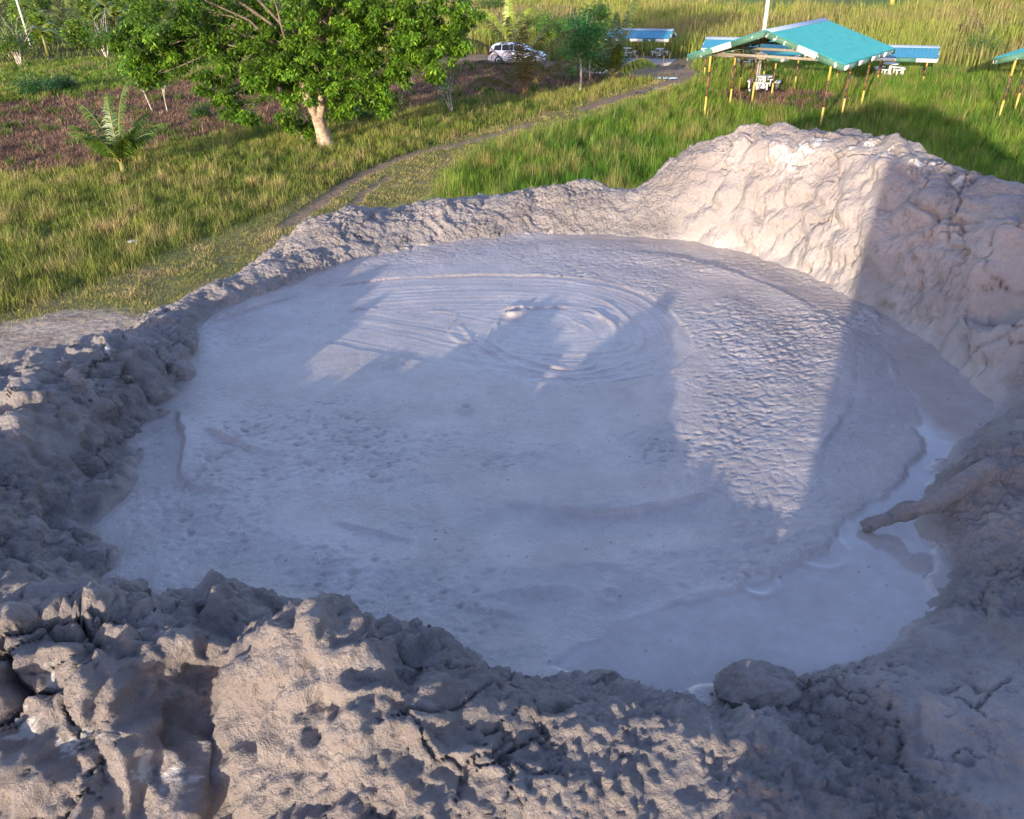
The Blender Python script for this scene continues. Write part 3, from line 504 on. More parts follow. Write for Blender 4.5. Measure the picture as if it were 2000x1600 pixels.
def big_tree():
    b=un(637,288); T=empty('shade_tree',(b[0],b[1],0)); tag(T,'large spreading leafy tree with pale forked trunk beside the dirt track','tree')
    D=36.6
    def P(px,py,dy=0):    # a point of the crown at the tree's own distance (+dy)
        q=ray(px,py); t=(D+dy)/q[1]; p=CAM+q*t; return p-np.array([b[0],b[1],0])
    m=MB(); m.tube([(.05,.0,-.3),(-.02,0,.25),(-.12,0,.8),(-.22,0,1.35)],[.55,.36,.28,.26],12)
    m.tube([(-.2,0,1.2),(-.45,0,1.9),(-.75,.1,2.8),(-.8,.2,4.2)],[.21,.18,.16,.13],10); m.tube([(-.15,0,1.2),(.1,0,1.9),(.15,.1,2.7),(.4,.3,4.4),(.6,.4,6)],[.2,.17,.16,.14,.11],10)
    m.tube([(.15,.1,-.2),(.1,.12,.7),(-.05,.08,1.2)],[.22,.15,.1],8); o=m.build('trunk',BARK,T,True)
    lobes=[(700,60,2.5),(560,90,2.2),(830,70,2.0),(630,155,1.9),(730,150,1.6),(800,120,1.5),(870,50,1.6),(640,40,2.4),(500,60,1.8),(760,30,2.3),(905,20,1.0),(585,180,1.2),(690,190,1.0),(660,215,.8),(880,95,.8),(455,200,1.35),(410,170,1.1),(500,150,1.1),(430,110,1.4),(380,70,1.4),(300,60,1.2),(330,110,1.0),(270,110,.9),(250,70,.9),(480,235,.6),(560,235,.6),(600,250,.35),(745,195,.8),(545,140,1.3),(290,150,.5),(230,85,.5),(850,140,.5)]
    C=[]; crown=MB(); limb=MB()
    for (px,py,r) in lobes:
        dy=RNG.uniform(-1.6,1.2) if px>480 else RNG.uniform(-1,1); c=P(px,py,dy); C.append((c,r))
        g1,g2=((.05,.14,.012),(.20,.32,.025)) 
        clumps(crown,c,r*.92,int(9*r*r)+8,.33,120,.195,g1,g2,droop=.8,shell=.35)
    up=[((RNG.uniform(-7,5.5)),RNG.uniform(-3,5),RNG.uniform(7.5,12.5)) for _ in range(26)]
    for c in up:
        c=np.array(c); c[2]-=abs(c[0]+.8)*.35; C.append((c,2.0)); clumps(crown,c,1.7,26,.42,90,.19,(.045,.12,.012),(.13,.22,.02),droop=.7)
    root1=np.array((-.8,.2,4.0)); root2=np.array((.45,.3,4.4))
    for c,r in C:
        R0=root1 if c[0]<-.6 else root2; mid=curve(R0+RNG.normal(0,.15,3),c,sag=.5,n=7,wig=.14); L=np.linalg.norm(c-R0); limb.tube(mid,np.linspace(min(.085,.02+.009*L),.010,7),6)
        for q in (3,4,5):
            clumps(crown,mid[q]+RNG.normal(0,.25,3),.35,3,.3,45,.19,(.05,.13,.012),(.17,.28,.025),droop=.8)
        for _ in range(4):
            e=c+RNG.normal(0,r*.45,3); limb.tube(curve(mid[5],e,0,5,.08),np.linspace(.015,.005,5),4)
    limb.tube(np.array([P(500,22,.0),P(470,45,0),P(430,62,0),P(395,82,0),P(345,110,0)]),[.11,.09,.07,.05,.03],6)
    limb.build('limbs',LIMB,T,True); crown.build('crown',LEAF,T,usecol=True)
    return T
def small_tree(name,pb,H,crown_r,label,cat='tree',bark=BARK,stems=1,size=.10,c1=(.05,.13,.015),c2=(.15,.25,.03),nc=26,nl=50,tr=.05,z0=.35,dense=.4,group=None,lean=0,flat=1.,droop=.5):
    T=empty(name,(pb[0],pb[1],float(gz(pb[0],pb[1])))); tag(T,label,cat,group); m=MB(); cr=MB()
    for s in range(stems):
        a=2*math.pi*s/max(stems,1)+RNG.uniform(0,1); sp=(.0 if stems==1 else .22*H); top=np.array([math.cos(a)*sp+lean,math.sin(a)*sp*.6,H*.72])
        P=curve((RNG.uniform(-.05,.05)*(stems>1),0,-.1),top,0,6,.03*H/3); m.tube(P,np.linspace(tr,tr*.45,6),7)
        for _ in range(5): m.tube(curve(P[3+_%2],top+RNG.normal(0,crown_r*.45,3)+np.array([0,0,crown_r*.3]),0,4,.02),np.linspace(tr*.4,.008,4),5)
    for k in range(nc):
        v=RNG.normal(size=3); v/=np.linalg.norm(v); c=np.array([lean,0,H-crown_r*flat])+v*crown_r*RNG.uniform(.3,1)*np.array([1,1,flat])
        if c[2]<z0: c[2]=z0+.1
        t=RNG.uniform(.75,1.3); Q=c+RNG.normal(0,crown_r*dense*.45,(nl,3)); leafcloud(cr,Q,size,np.array(c1)*t,np.array(c2)*t,droop)
    m.build('stem' if H<1.6 else 'trunk',bark,T,True); cr.build('foliage' if H<1.6 else 'crown',LEAF,T,usecol=True); return T
def palm(pb,L,label,fr,c1,c2,curl=1.0,stalk=(.30,.27,.06),trunk_h=.25,wl=.27,ws=2.0):
    T=empty('coconut_palm',(pb[0],pb[1],float(gz(pb[0],pb[1])))); tag(T,label,'palm','young coconut palms in the field')
    m=MB(); m.tube([(0,0,-.15),(0,0,trunk_h*.5),(0,0,trunk_h+.25)],[.15,.13,.08],9,col=stalk); m.build('trunk',LEAF,T,True,usecol=True)
    for (az,el,ll,ben) in fr:
        az=math.radians(az); el=math.radians(el); n=16; P=[]; p=np.array([0,0,trunk_h+.1]); ln=L*ll; e=el
        for i in range(n+1):
            P.append(p.copy()); p=p+np.array([math.cos(az)*math.cos(e),math.sin(az)*math.cos(e),math.sin(e)])*ln/n; e-=ben*curl*(i/n)**1.2*1.5/n*1.6
        P=np.array(P); f=MB(); f.tube(P,np.linspace(.03,.007,n+1),5,col=stalk); V=[];Q=[];C=[]
        for i in range(3,n+1):
            for sub in (0,.25,.5,.75):
                if i==n and sub>0: continue
                q=P[i]+(P[min(i+1,n)]-P[i])*sub; d=P[min(i+1,n)]-P[max(i-1,0)]; d/=np.linalg.norm(d); s=np.cross(d,(0,0,1)); s/=np.linalg.norm(s)+1e-9; t=(i+sub)/n
                lw=wl*L*.62*math.sin(math.pi*min(1,(t*.8+.12)))*RNG.uniform(.8,1.1)
                for sg in (-1,1):
                    dr=s*sg*.75+d*.75+np.array([0,0,-.35+RNG.uniform(-.35,.15)])+RNG.normal(0,.08,3); dr/=np.linalg.norm(dr); e2=q+dr*lw; e2[2]-=lw*.38; md=q+dr*lw*.5; k=len(V); wv=d*.011*ws*RNG.uniform(.6,1.2)
                    V+=[q-wv,q+wv,md+wv*1.2,e2,md-wv*1.2]; Q.append((k,k+1,k+2,k+4)); Q.append((k+4,k+2,k+3,k+3)); cc=mixc(c1,c2,np.array([RNG.random()]))[0]*RNG.uniform(.7,1.2); C+=[cc]*5
        Qa=[q for q in Q if q[2]!=q[3]]; Ta=[q[:3] for q in Q if q[2]==q[3]]; f.add(V,Qa,Ta,col=np.array(C)); f.build('frond',LEAF,T,usecol=True)
    return T
def banana(pb,H,label,group=None,nl=7,c1=(.05,.15,.03),c2=(.12,.22,.04),cat='plant',name='broadleaf_plant'):
    T=empty(name,(pb[0],pb[1],float(gz(pb[0],pb[1])))); tag(T,label,cat,group); m=MB(); m.tube([(0,0,-.1),(.02,0,H*.35),(0,.02,H*.6)],[.10*H/2,.08*H/2,.04*H/2],8,col=(.25,.24,.08)); m.build('stem',LEAF,T,True,usecol=True)
    f=MB()
    for k in range(nl):
        az=2*math.pi*k/nl+RNG.uniform(-.4,.4); e=math.radians(RNG.uniform(35,75)); p=np.array([0,0,H*.55]); ln=H*RNG.uniform(.5,.75); n=7; c=mixc(c1,c2,np.array([RNG.random()]))[0]; V=[]
        for i in range(n+1):
            t=i/n; wv=H*.10*math.sin(math.pi*min(.97,t*.85+.1)); s=np.array([-math.sin(az),math.cos(az),0]); V+=[p-s*wv+np.array([0,0,-wv*.35]),p,p+s*wv+np.array([0,0,-wv*.35])]
            p=p+np.array([math.cos(az)*math.cos(e),math.sin(az)*math.cos(e),math.sin(e)])*ln/n; e-=.28
        Q=[(i*3+j,i*3+j+1,i*3+j+4,i*3+j+3) for i in range(n) for j in (0,1)]; f.add(V,Q,col=c)
    f.build('leaves',LEAF,T,usecol=True); return T
# ---------------------------------------------------------------- pavilions, tables, poles, car
TEAL=simple('teal_roof_sheet',(.05,.36,.35),.45,var=.10,scale=2.5); BLUE=simple('blue_roof_sheet',(.06,.30,.42),.45,var=.08,scale=1.5); RIDGE=simple('grey_blue_ridge',(.32,.40,.52),.5,var=.1)
GPAINT=simple('flaking_green_paint',(.07,.17,.11),.7,alt=(.62,.60,.52),altpos=(.60,.64),scale=4.5); WPAINT=simple('white_paint',(.80,.76,.66),.6,var=.06); YPAINT=simple('faded_yellow_paint',(.66,.47,.10),.6,var=.15,scale=14); RUSTP=simple('rusty_black_paint',(.045,.04,.035),.7,alt=(.24,.09,.04),altpos=(.45,.6),scale=5); WOOD=simple('weathered_timber',(.35,.31,.24),.8,var=.2,scale=9,bump=.3)
CONC=simple('stained_concrete',(.42,.37,.32),.85,alt=(.55,.5,.45),altpos=(.4,.65),scale=6,bump=.3); TWHITE=simple('chipped_white_concrete',(.72,.70,.64),.7,alt=(.40,.37,.33),altpos=(.57,.66),scale=9); UNDER=simple('roof_underside',(.11,.10,.09),.8)
def pavilion(c,rz,L,Wd,eave,ridge,roofm,label,posts,panels=True,trusses=True,ph=None,yellow_only=False,slab=True):
    """long axis along local x; posts: list of local (x,y)"""
    T=empty('picnic_pavilion',(c[0],c[1],0),rz); tag(T,label,'pavilion','open picnic pavilions with corrugated roofs')
    hw=Wd/2; hl=L/2
    for sg in (-1,1):
        m=MB(); n=int(L/.11); xs=np.linspace(-hl,hl,n*2+1); V=[]; 
        for i,xx in enumerate(xs):
            dz=.025 if i%4 in (1,2) else -.025; off=.0; V+=[(xx,sg*(hw+.06),eave+dz),(xx,0.0,ridge+dz)]
        k=len(xs); V+=[(a,b,z-.035) for a,b,z in V]
        Q=[(2*i,2*i+1,2*i+3,2*i+2) for i in range(k-1)]+[(2*k+2*i,2*k+2*i+2,2*k+2*i+3,2*k+2*i+1) for i in range(k-1)]
        m.add(V,Q); m.add([V[0],V[1],V[2*k+1],V[2*k],V[2*k-2],V[2*k-1],V[4*k-1],V[4*k-2]],[(0,1,2,3),(4,5,6,7)]); m.build('roof_sheet',roofm,T)
    m=MB(); sl=math.atan2(ridge-eave,hw)
    for sg in (-1,1): m.add([(-hl-.03,0,ridge+.035),(hl+.03,0,ridge+.035),(hl+.03,sg*.32,ridge+.035-.32*math.tan(sl)),(-hl-.03,sg*.32,ridge+.035-.32*math.tan(sl)),(-hl-.03,0,ridge+.02),(hl+.03,0,ridge+.02),(hl+.03,sg*.32,ridge+.02-.32*math.tan(sl)),(-hl-.03,sg*.32,ridge+.02-.32*math.tan(sl))],[(0,1,2,3),(7,6,5,4),(0,3,7,4),(2,1,5,6),(3,2,6,7)])
    m.build('ridge_cap',RIDGE,T)
    # fascia boards painted in alternating blocks
    def fascia(A,B,nb,h=.26,m0=0):
        m=MB(); A,B=np.array(A,float),np.array(B,float); seq=[0,1,0] if nb==3 else [(i+m0)%2 for i in range(nb)]; cuts=[0,.42,.66,1] if nb==3 else np.linspace(0,1,nb+1)
        for i,s in enumerate(seq): m.prism(A+(B-A)*cuts[i],A+(B-A)*cuts[i+1],.035,h,m=s)
        m.build('fascia_board',[GPAINT,WPAINT],T)
    for xe in (-hl-.02,hl+.02):
        for sg in (-1,1): fascia((xe,0,ridge-.15),(xe,sg*(hw+.02),eave-.15),3)
    for sg in (-1,1): fascia((-hl,sg*(hw+.04),eave-.14),(hl,sg*(hw+.04),eave-.14),8 if L>6 else 5,.2,1)
    ys=sorted(set(p[1] for p in posts)); xs=sorted(set(round(p[0],2) for p in posts))
    for (a,b) in posts:
        zt=ridge-(ridge-eave)*abs(b)/hw-.1; m=MB(); segs=[(0,.34,0),(.34,.70,1),(.70,1.0,0)] if not yellow_only else [(0,1,0)]
        for s0,s1,mi in segs: m.tube([(a,b,zt*s0-(.2 if s0==0 else 0)),(a,b,zt*s1)],[.052,.052],10,m=mi)
        m.build('post',[YPAINT,RUSTP],T,True)
    if trusses:
        m=MB()
        for sg in (-1,1):
            yy=max(abs(y) for y in ys)*sg; zt=ridge-(ridge-eave)*abs(yy)/hw-.14; m.prism((-hl+.1,yy,zt),(hl-.1,yy,zt),.09,.14)
        m.build('eave_beam',WOOD,T); m=MB()
        for xx in xs:
            zz=ridge-(ridge-eave)*max(ys)/hw-.22; m.prism((xx,min(ys),zz),(xx,max(ys),zz),.07,.12)
            for sg in (-1,1): m.prism((xx,0,ridge-.12),(xx,sg*hw*.97,eave-.08),.06,.12)
        for q in (.25,.5,.75):
            for sg in (-1,1): m.prism((-hl+.05,sg*hw*q,ridge-(ridge-eave)*q-.065),(hl-.05,sg*hw*q,ridge-(ridge-eave)*q-.065),.05,.05)
        m.build('roof_truss',WOOD,T)
    if slab: m=MB(); m.box((0,0,.02),(max(xs)-min(xs)+.9,max(ys)-min(ys)+.9,.16)); m.build('floor_slab',CONC,T)
    return T
def round_table(p,label,n=4,rz=0.):
    T=empty('picnic_table',(p[0],p[1],float(gz(p[0],p[1])) if len(p)<3 else p[2]),rz); tag(T,label,'table','round concrete picnic tables')
    m=MB(); m.lathe((0,0,0),[(0,.80),(.60,.80),(.63,.775),(.60,.73),(0,.73)],28); m.build('table_top',TWHITE,T,False)
    m=MB(); m.lathe((0,0,0),[(.24,0),(.2,.1),(.12,.2),(.11,.74)],14); m.build('pedestal',TWHITE,T,True)
    for k in range(n):
        a=2*math.pi*k/n+.4; m=MB()
        for i in range(8):
            a0=a-.52+1.04*i/8; a1=a-.52+1.04*(i+1)/8; V=[(r*math.cos(q),r*math.sin(q),z) for z in (.40,.48) for r in (.92,1.25) for q in (a0,a1)]; m.add(V,[(0,1,3,2),(4,6,7,5),(0,4,5,1),(2,3,7,6)]+([(0,2,6,4)] if i==0 else [])+([(1,5,7,3)] if i==7 else []))
        for q in (a-.35,a+.35): m.tube([(1.08*math.cos(q),1.08*math.sin(q),0),(1.08*math.cos(q),1.08*math.sin(q),.40)],[.07,.06],8)
        m.build('bench_seat',TWHITE,T)
    return T
def car(p,rz):
    T=empty('parked_car',(p[0],p[1],float(gz(p[0],p[1]))+.02),rz); tag(T,'white estate car parked on the dirt clearing behind a dry palm','car')
    WH=simple('white_car_paint',(.80,.80,.80),.25,var=.01,coat=.6); GL=simple('dark_car_glass',(.02,.02,.025),.06,var=0); BK=simple('black_rubber',(.02,.02,.02),.7,var=.1); AL=simple('alloy_wheel',(.6,.6,.62),.3,metal=.7,var=.05); LT=simple('lamp_glass',(.75,.78,.8),.1,var=.02); RD=simple('tail_lamp',(.5,.02,.02),.2,var=.02)
    # sections along x (front +): x, sill z, belt z, roof z, half width sill, belt, roof
    S_=[(-2.22,.45,.78,.80,.70,.72,.66),(-2.16,.30,.92,.98,.80,.80,.64),(-1.98,.24,.95,1.30,.84,.84,.56),(-1.75,.22,.96,1.42,.85,.85,.56),(-1.0,.20,.95,1.48,.86,.86,.60),(0,.20,.93,1.47,.86,.86,.61),(.45,.20,.92,1.38,.86,.86,.58),(.95,.20,.91,1.06,.86,.85,.64),(1.15,.20,.90,.95,.86,.84,.68),(1.75,.22,.80,.84,.84,.80,.62),(2.05,.26,.68,.72,.80,.76,.58),(2.2,.36,.58,.60,.70,.68,.52)]
    m=MB(); V=[]
    for (x,s,b,r,ws,wb,wr) in S_: V+=[(x,-ws*.93,s),(x,-ws,s+.16),(x,-wb,b),(x,-wr,r),(x,0,r+.025),(x,wr,r),(x,wb,b),(x,ws,s+.16),(x,ws*.93,s)]
    n=len(S_); Q=[(i*9+j,i*9+j+1,(i+1)*9+j+1,(i+1)*9+j) for i in range(n-1) for j in range(8)]+[(i*9+8,i*9,(i+1)*9,(i+1)*9+8) for i in range(n-1)]
    m.add(V,Q); m.add([V[0],V[1],V[2],V[3],V[4],V[5],V[6],V[7],V[8]],[(0,1,7,8),(1,2,6,7),(2,3,5,6)],[(3,4,5)]); e=(n-1)*9; m.add([V[e+j] for j in range(9)],[(8,7,1,0),(7,6,2,1),(6,5,3,2)],[(5,4,3)]); m.build('body',WH,T)
    def side(pts,sg):     # a pane on the greenhouse side: pts in (x, t) t 0 belt 1 roof
        o=[]
        for x,t in pts:
            xs=[q[0] for q in S_]; b=np.interp(x,xs,[q[2] for q in S_]); r=np.interp(x,xs,[q[3] for q in S_]); wb=np.interp(x,xs,[q[5] for q in S_]); wr=np.interp(x,xs,[q[6] for q in S_]); o.append((x,sg*(wb+(wr-wb)*t+.012),b+(r-b)*t))
        return o
    for sg in (-1,1):
        for pts in ([(-1.78,.12),(-1.15,.12),(-1.15,.84),(-1.68,.80)],[(-1.07,.12),(-.2,.12),(-.2,.86),(-1.07,.85)],[(-.12,.12),(.82,.14),(.42,.84),(-.12,.86)]):
            m=MB(); m.add(side(pts,sg),[(0,1,2,3)] if sg<0 else [(3,2,1,0)]); m.build('side_window',GL,T)
        m=MB(); m.box((.85,sg*.93,.98),(.16,.12,.12)); m.build('wing_mirror',WH,T)
        m=MB(); m.add([(1.86,sg*.60,.62),(2.13,sg*.52,.55),(2.12,sg*.76,.55),(1.8,sg*.83,.62),(1.84,sg*.60,.79),(2.07,sg*.52,.71),(2.04,sg*.76,.70),(1.74,sg*.80,.78)],[(0,1,2,3),(4,5,6,7),(0,1,5,4),(1,2,6,5),(2,3,7,6),(3,0,4,7)]); m.build('headlight',LT,T)
        m=MB(); m.box((-2.13,sg*.74,.80),(.14,.16,.3)); m.build('tail_light',RD,T)
        for x in (-1.35,1.35):
            m=MB(); W_=empty_mesh=None
            m.tube([(x,sg*.66,.31),(x,sg*.885,.31)],[.315,.315],24); w_=m.build('wheel',BK,T,False); m=MB()
            m.tube([(x,sg*.88,.31),(x,sg*.895,.31)],[.085,.085],12)
            for k in range(5):
                a=2*math.pi*k/5+.3; m.prism((x,sg*.892,.31),(x+.2*math.cos(a),sg*.892,.31+.2*math.sin(a)),.075,.02)
            m.tube([(x,sg*.882,.31),(x,sg*.888,.31)],[.225,.225],24); m.build('rim',AL,w_,False)
    m=MB(); m.add([(.52,-.56,1.375),(.52,.56,1.375),(1.06,.72,.99),(1.06,-.72,.99)],[(0,1,2,3)]); m.build('windscreen',GL,T); 
    m=MB(); m.add([(-2.17,-.58,1.0),(-2.17,.58,1.0),(-2.03,.50,1.27),(-2.03,-.50,1.27)],[(3,2,1,0)]); m.build('rear_window',GL,T)
    m=MB(); m.box((2.17,0,.50),(.08,.8,.12)); m.build('grille',BK,T); m=MB(); m.box((-2.0,0,.33),(.5,1.62,.22)); m.build('bumper',WH,T); m=MB(); m.box((2.0,0,.33),(.42,1.5,.2)); m.build('bumper',WH,T)
    return T
CLEARED=[(un(1012,128)[0],un(1012,128)[1]+.9,3.2,1.9,-.24),(un(1245,112)[0],65.2,2.8,1.9,-.4),(un(1490,176)[0],un(1490,176)[1],1.3,1.3,0),(un(1462,132)[0],un(1462,132)[1],1.2,1.2,0),(un(1735,150)[0],un(1735,150)[1]-.5,1.2,1.6,0)]
# ---------------------------------------------------------------- placing things
def dirv(a,b): d=np.array(b[:2])-np.array(a[:2]); return math.atan2(d[1],d[0])
P1=dict(c=(15.6,44.0),rz=math.radians(48)); 
big_tree()
# pavilion nearest the crater
pavilion((14.45,41.6),.88,7.5,7.6,3.04,4.28,TEAL,'largest turquoise roofed pavilion with flaking green and white gable boards, nearest the crater',[(a,b) for a in (-2.95,0,2.95) for b in (-2.98,2.98)],slab=False)
pavilion((15.3,50.5),.84,4.0,5.0,2.1,2.7,TEAL,'smaller turquoise pavilion mostly hidden behind the largest pavilion',[(a,b) for a in (-1.6,1.6) for b in (-2.1,0,2.1)],slab=False)
pavilion((10.7,65.2),-.40,4.9,3.0,1.85,2.35,BLUE,'long narrow blue roofed pavilion standing beyond the car and puddles',[(a,b) for a in (-2.1,0,2.1) for b in (-1.1,1.1)])
pavilion((24.3,52.6),-.45,5.8,3.2,1.6,2.1,BLUE,'blue roofed pavilion right behind the largest pavilion, over deep grass',[(a,b) for a in (-2.6,-.2,2.4) for b in (-1.3,1.3)],slab=False)
pavilion((15.0,56.5),-.45,2.6,2.6,1.9,2.4,BLUE,'small blue roof peeping over the left slope of the largest pavilion',[(a,b) for a in (-1.,1.) for b in (-1.,1.)],slab=False)
pavilion((27.9,38.6),.80,7.0,7.0,2.9,3.9,TEAL,'turquoise pavilion cut off by the right edge of the picture',[(a,b) for a in (-2.8,0,2.8) for b in (-2.8,2.8)],slab=False)
for (px,py,sc,l) in ((1490,176,.8,'chipped white round picnic table with curved benches under the largest pavilion'),(1462,132,.7,'white round picnic table behind the white pole in the smaller pavilion'),(1222,113,.7,'white picnic table with benches under the left end of the long blue pavilion'),(1288,112,.6,'round picnic table at the right end of the long blue pavilion'),(1735,150,.8,'white picnic table deep in grass under the far right blue pavilion')):
    p=un(px,py); o=round_table((p[0],p[1],.12),l,rz=px*.01); o.scale=(sc,sc,sc*1.1)
# poles
def pole(p,H,r,label,mat,name,arm=False):
    T=empty(name,(p[0],p[1],0)); tag(T,label,'pole'); m=MB(); m.tube([(0,0,-.2),(0,0,H*.5),(.0,0,H)],[r,r*.85,r*.6],12); m.build('shaft',mat,T,True)
    m=MB(); m.lathe((0,0,0),[(0,.12),(r*2.2,.12),(r*2.2,-.1)],10); m.build('base',CONC,T)
    if arm: m=MB(); m.tube([(0,0,H-.1),(.5,-.2,H+.3),(1.2,-.4,H+.35)],[.04,.035,.03],8); m.build('arm',mat,T,True); m=MB(); m.box((1.4,-.45,H+.33),(.6,.25,.14)); m.build('lamp_head',mat,T)
    return T
pole(un(1477,172),9.5,.13,'tall thick white painted pole rising through the pavilions',WPAINT,'flag_pole')
pole(un(1464,178),8.0,.04,'thin rusty steel pole leaning close to the white pole',RUSTP,'steel_pole')
pole(un(62,95),9,.11,'white lamp post among the leafy plantation at upper left',WPAINT,'lamp_post',True)
c0=un(1012,128); car((c0[0],c0[1]+.9),math.radians(-14))
# palms: (azimuth, elevation, length factor, bend)
palm(un(243,340),2.9,'largest green coconut palm with upright fronds in the dead brush',[(150,68,1.0,.9),(40,80,1.12,.5),(60,60,.9,1.0),(100,85,.95,.5),(5,55,.75,1.3),(175,52,.8,1.0),(-20,68,.7,1.0),(120,66,.85,1.0),(200,66,.8,1.1),(250,62,.7,1.1),(310,60,.7,1.1),(20,50,.9,.9)],(.04,.12,.015),(.14,.20,.03))
palm(un(1022,196),4.3,'half dead brown coconut palm in front of the white car',[(170,60,1.15,1.3),(150,72,1.2,1.0),(20,62,1.15,1.1),(50,70,1.1,1.1),(90,85,1.0,.4),(185,35,.9,1.9),(350,50,.9,1.4),(270,80,.9,.5),(200,55,.9,1.5),(120,78,1.0,.7),(300,70,.95,.9)],(.10,.075,.03),(.16,.15,.04),ws=1.8,stalk=(.22,.13,.05))
palm(un(1197,160),3.9,'dark green coconut palm standing left of the muddy puddles',[(45,72,1.35,.4),(165,40,1.1,1.4),(190,30,1.0,1.5),(120,75,.9,.7),(0,30,.8,1.3),(270,60,.8,1),(80,80,1.0,.5),(330,40,.8,1.4),(220,50,.8,1.2),(150,65,.9,1.0)],(.05,.10,.015),(.14,.16,.03),ws=3)
palm(un(995,88),4.2,'bright yellow green coconut palm far behind the car',[(90,85,1,.4),(40,60,1,1.1),(150,60,1,1.1),(180,35,.9,1.4),(0,35,.9,1.4),(270,60,.8,1)],(.20,.30,.03),(.32,.38,.05),ws=4)
for px,py,s in ((20,112,2.6),(420,40,3),(140,60,4)): 
    palm(un(px,py),s,{20:'yellowing coconut palm at the left edge of the plantation',420:'coconut palm behind the big tree at the back of the plantation',140:'coconut palm between the banana plants near the lamp post'}[px],[(90,80,1,.5),(30,60,1,1.1),(150,60,1,1.1),(185,35,.9,1.4),(-5,35,.9,1.4),(270,60,.8,1),(60,70,.9,.9)],(.12,.2,.02),(.24,.28,.04))
# slim trees
small_tree('slender_tree',un(1133,180),4.6,1.35,'slender feathery green tree with whitish trunk near the track bend',bark=BARKW,tr=.09,size=.17,c1=(.03,.14,.03),c2=(.10,.28,.05),nc=70,nl=60,flat=1.15,dense=.55)
small_tree('slender_tree',un(1148,172),5.0,1.1,'thin brown stemmed tree close behind the feathery green tree',bark=BARK,tr=.07,size=.18,c1=(.06,.16,.02),c2=(.18,.30,.04),nc=44,nl=50,flat=1.0,lean=.3)
small_tree('young_tree',un(300,222),2.6,.75,'young twiggy tree with pale stem behind the green palm',bark=BARKW,tr=.05,size=.16,nc=18,nl=28,lean=-.35)
small_tree('young_tree',un(328,222),1.9,.4,'thin bare young tree with few leaves right of its twiggy neighbour',bark=BARKW,tr=.04,size=.14,nc=6,nl=14)
small_tree('thin_tree',un(592,278),5.0,1.0,'thin straight pale trunk standing just left of the big tree',bark=BARK,tr=.11,size=.15,nc=30,nl=40,z0=3)
small_tree('leaning_tree',un(883,222),1.9,.75,'small leaning tree with pale bare stems beside the roadside grass',bark=BARKW,tr=.05,stems=3,size=.09,c1=(.03,.12,.03),c2=(.08,.2,.04),nc=28,nl=34,lean=-.4)
small_tree('young_tree',un(808,165),3.4,.8,'small pale stemmed tree under the right side of the big crown',bark=BARK,tr=.08,stems=2,size=.14,nc=20,nl=30)
small_tree('bare_sapling',un(700,228),2.4,.25,'almost bare dark sapling arching right of the big trunk',bark=BARKD,tr=.035,size=.1,nc=2,nl=8,lean=-.5)
small_tree('white_stemmed_tree',un(42,132),3.6,1.6,'tree with splayed white stems at the far left edge of the plantation',bark=BARKW,stems=5,tr=.09,size=.22,nc=50,nl=44,c1=(.05,.13,.015),c2=(.18,.26,.03),z0=1.6)
small_tree('white_stemmed_tree',un(210,118),3.2,1.4,'twin white stemmed tree left of the big tree crown',bark=BARKW,stems=3,tr=.09,size=.2,nc=44,nl=44,z0=1.4)
banana(un(748,234),1.7,'young banana plant with drooping leaves in the roadside grass')
banana(un(262,300+18),1.0,'small dark leafed plant at the foot of the green palm',nl=5)
banana(un(283,185),2.1,'broad leafed banana plant behind the twiggy tree',nl=6)
small_tree('yellow_shrub',un(790,235),1.5,.5,'small yellow leafed shrub in the roadside grass',cat='shrub',bark=BARKD,tr=.02,stems=3,size=.09,c1=(.16,.22,.02),c2=(.34,.36,.04),nc=14,nl=16,z0=.1)
for px,py,H,r,l,c1,c2 in ((75,190,1.1,1.3,'dark green low bush at the edge of the grass band',(.02,.09,.02),(.05,.14,.03)),(128,178,.9,.9,'low green bush beside the dark bush',(.04,.12,.02),(.09,.17,.03)),(1905,122,1.7,1.8,'leafy green bush between the reeds and the right pavilion',(.06,.15,.02),(.16,.24,.03)),(1075,92,2.2,2.0,'rounded green bush behind the clearing, left of the reeds',(.06,.16,.02),(.14,.26,.04)),(1120,95,2.6,1.6,'tall bushy shrub between palm and long blue pavilion',(.08,.17,.02),(.2,.3,.04)),(1200,135,1.2,1.0,'low bush under the dark green palm',(.04,.13,.02),(.1,.2,.03)),(870,110,1.5,1.1,'bush at the left end of the clearing below the big crown',(.05,.14,.02),(.13,.22,.04)),(1040,62,2.0,2.4,'green bush among far reeds beyond the clearing',(.07,.16,.02),(.17,.26,.04)),(960,30,2.0,3,'dark bush in the far reeds right of the big crown',(.05,.12,.02),(.12,.18,.03)),(700,232,.7,.8,'low bush at the right foot of the big tree',(.04,.12,.02),(.1,.18,.03)),(395,232,.6,.5,'small bush in the dead brush left of the big tree',(.05,.12,.02),(.12,.18,.03)),(1890,85,1.6,1.2,'brownish bush beside the leafy bush in the reeds',(.12,.10,.05),(.2,.17,.08))):
    small_tree('bush',un(px,py),H,r,l,cat='bush',bark=BARKD,tr=.03,stems=3,size=.14 if py>100 else .24,c1=c1,c2=c2,nc=int(40+20*r),nl=40,z0=.12,flat=H/(2.2*r),dense=.5)
# dark line of tall bushes at the far right corner
for i,(px,py,H,r) in enumerate(((1935,3,5,6),(1975,2,6,7),(2030,1,6,8))):
    small_tree('far_tree',un(px,py),H,r,('round green tree at the far edge of the field, leftmost at the top right corner','dark round tree in the very top right corner','tree beyond the top right corner')[i],bark=BARKD,tr=.25,stems=2,size=.8,nc=60,nl=40,c1=(.05,.10,.02),c2=(.12,.18,.03),flat=.5,z0=.3,dense=.5)
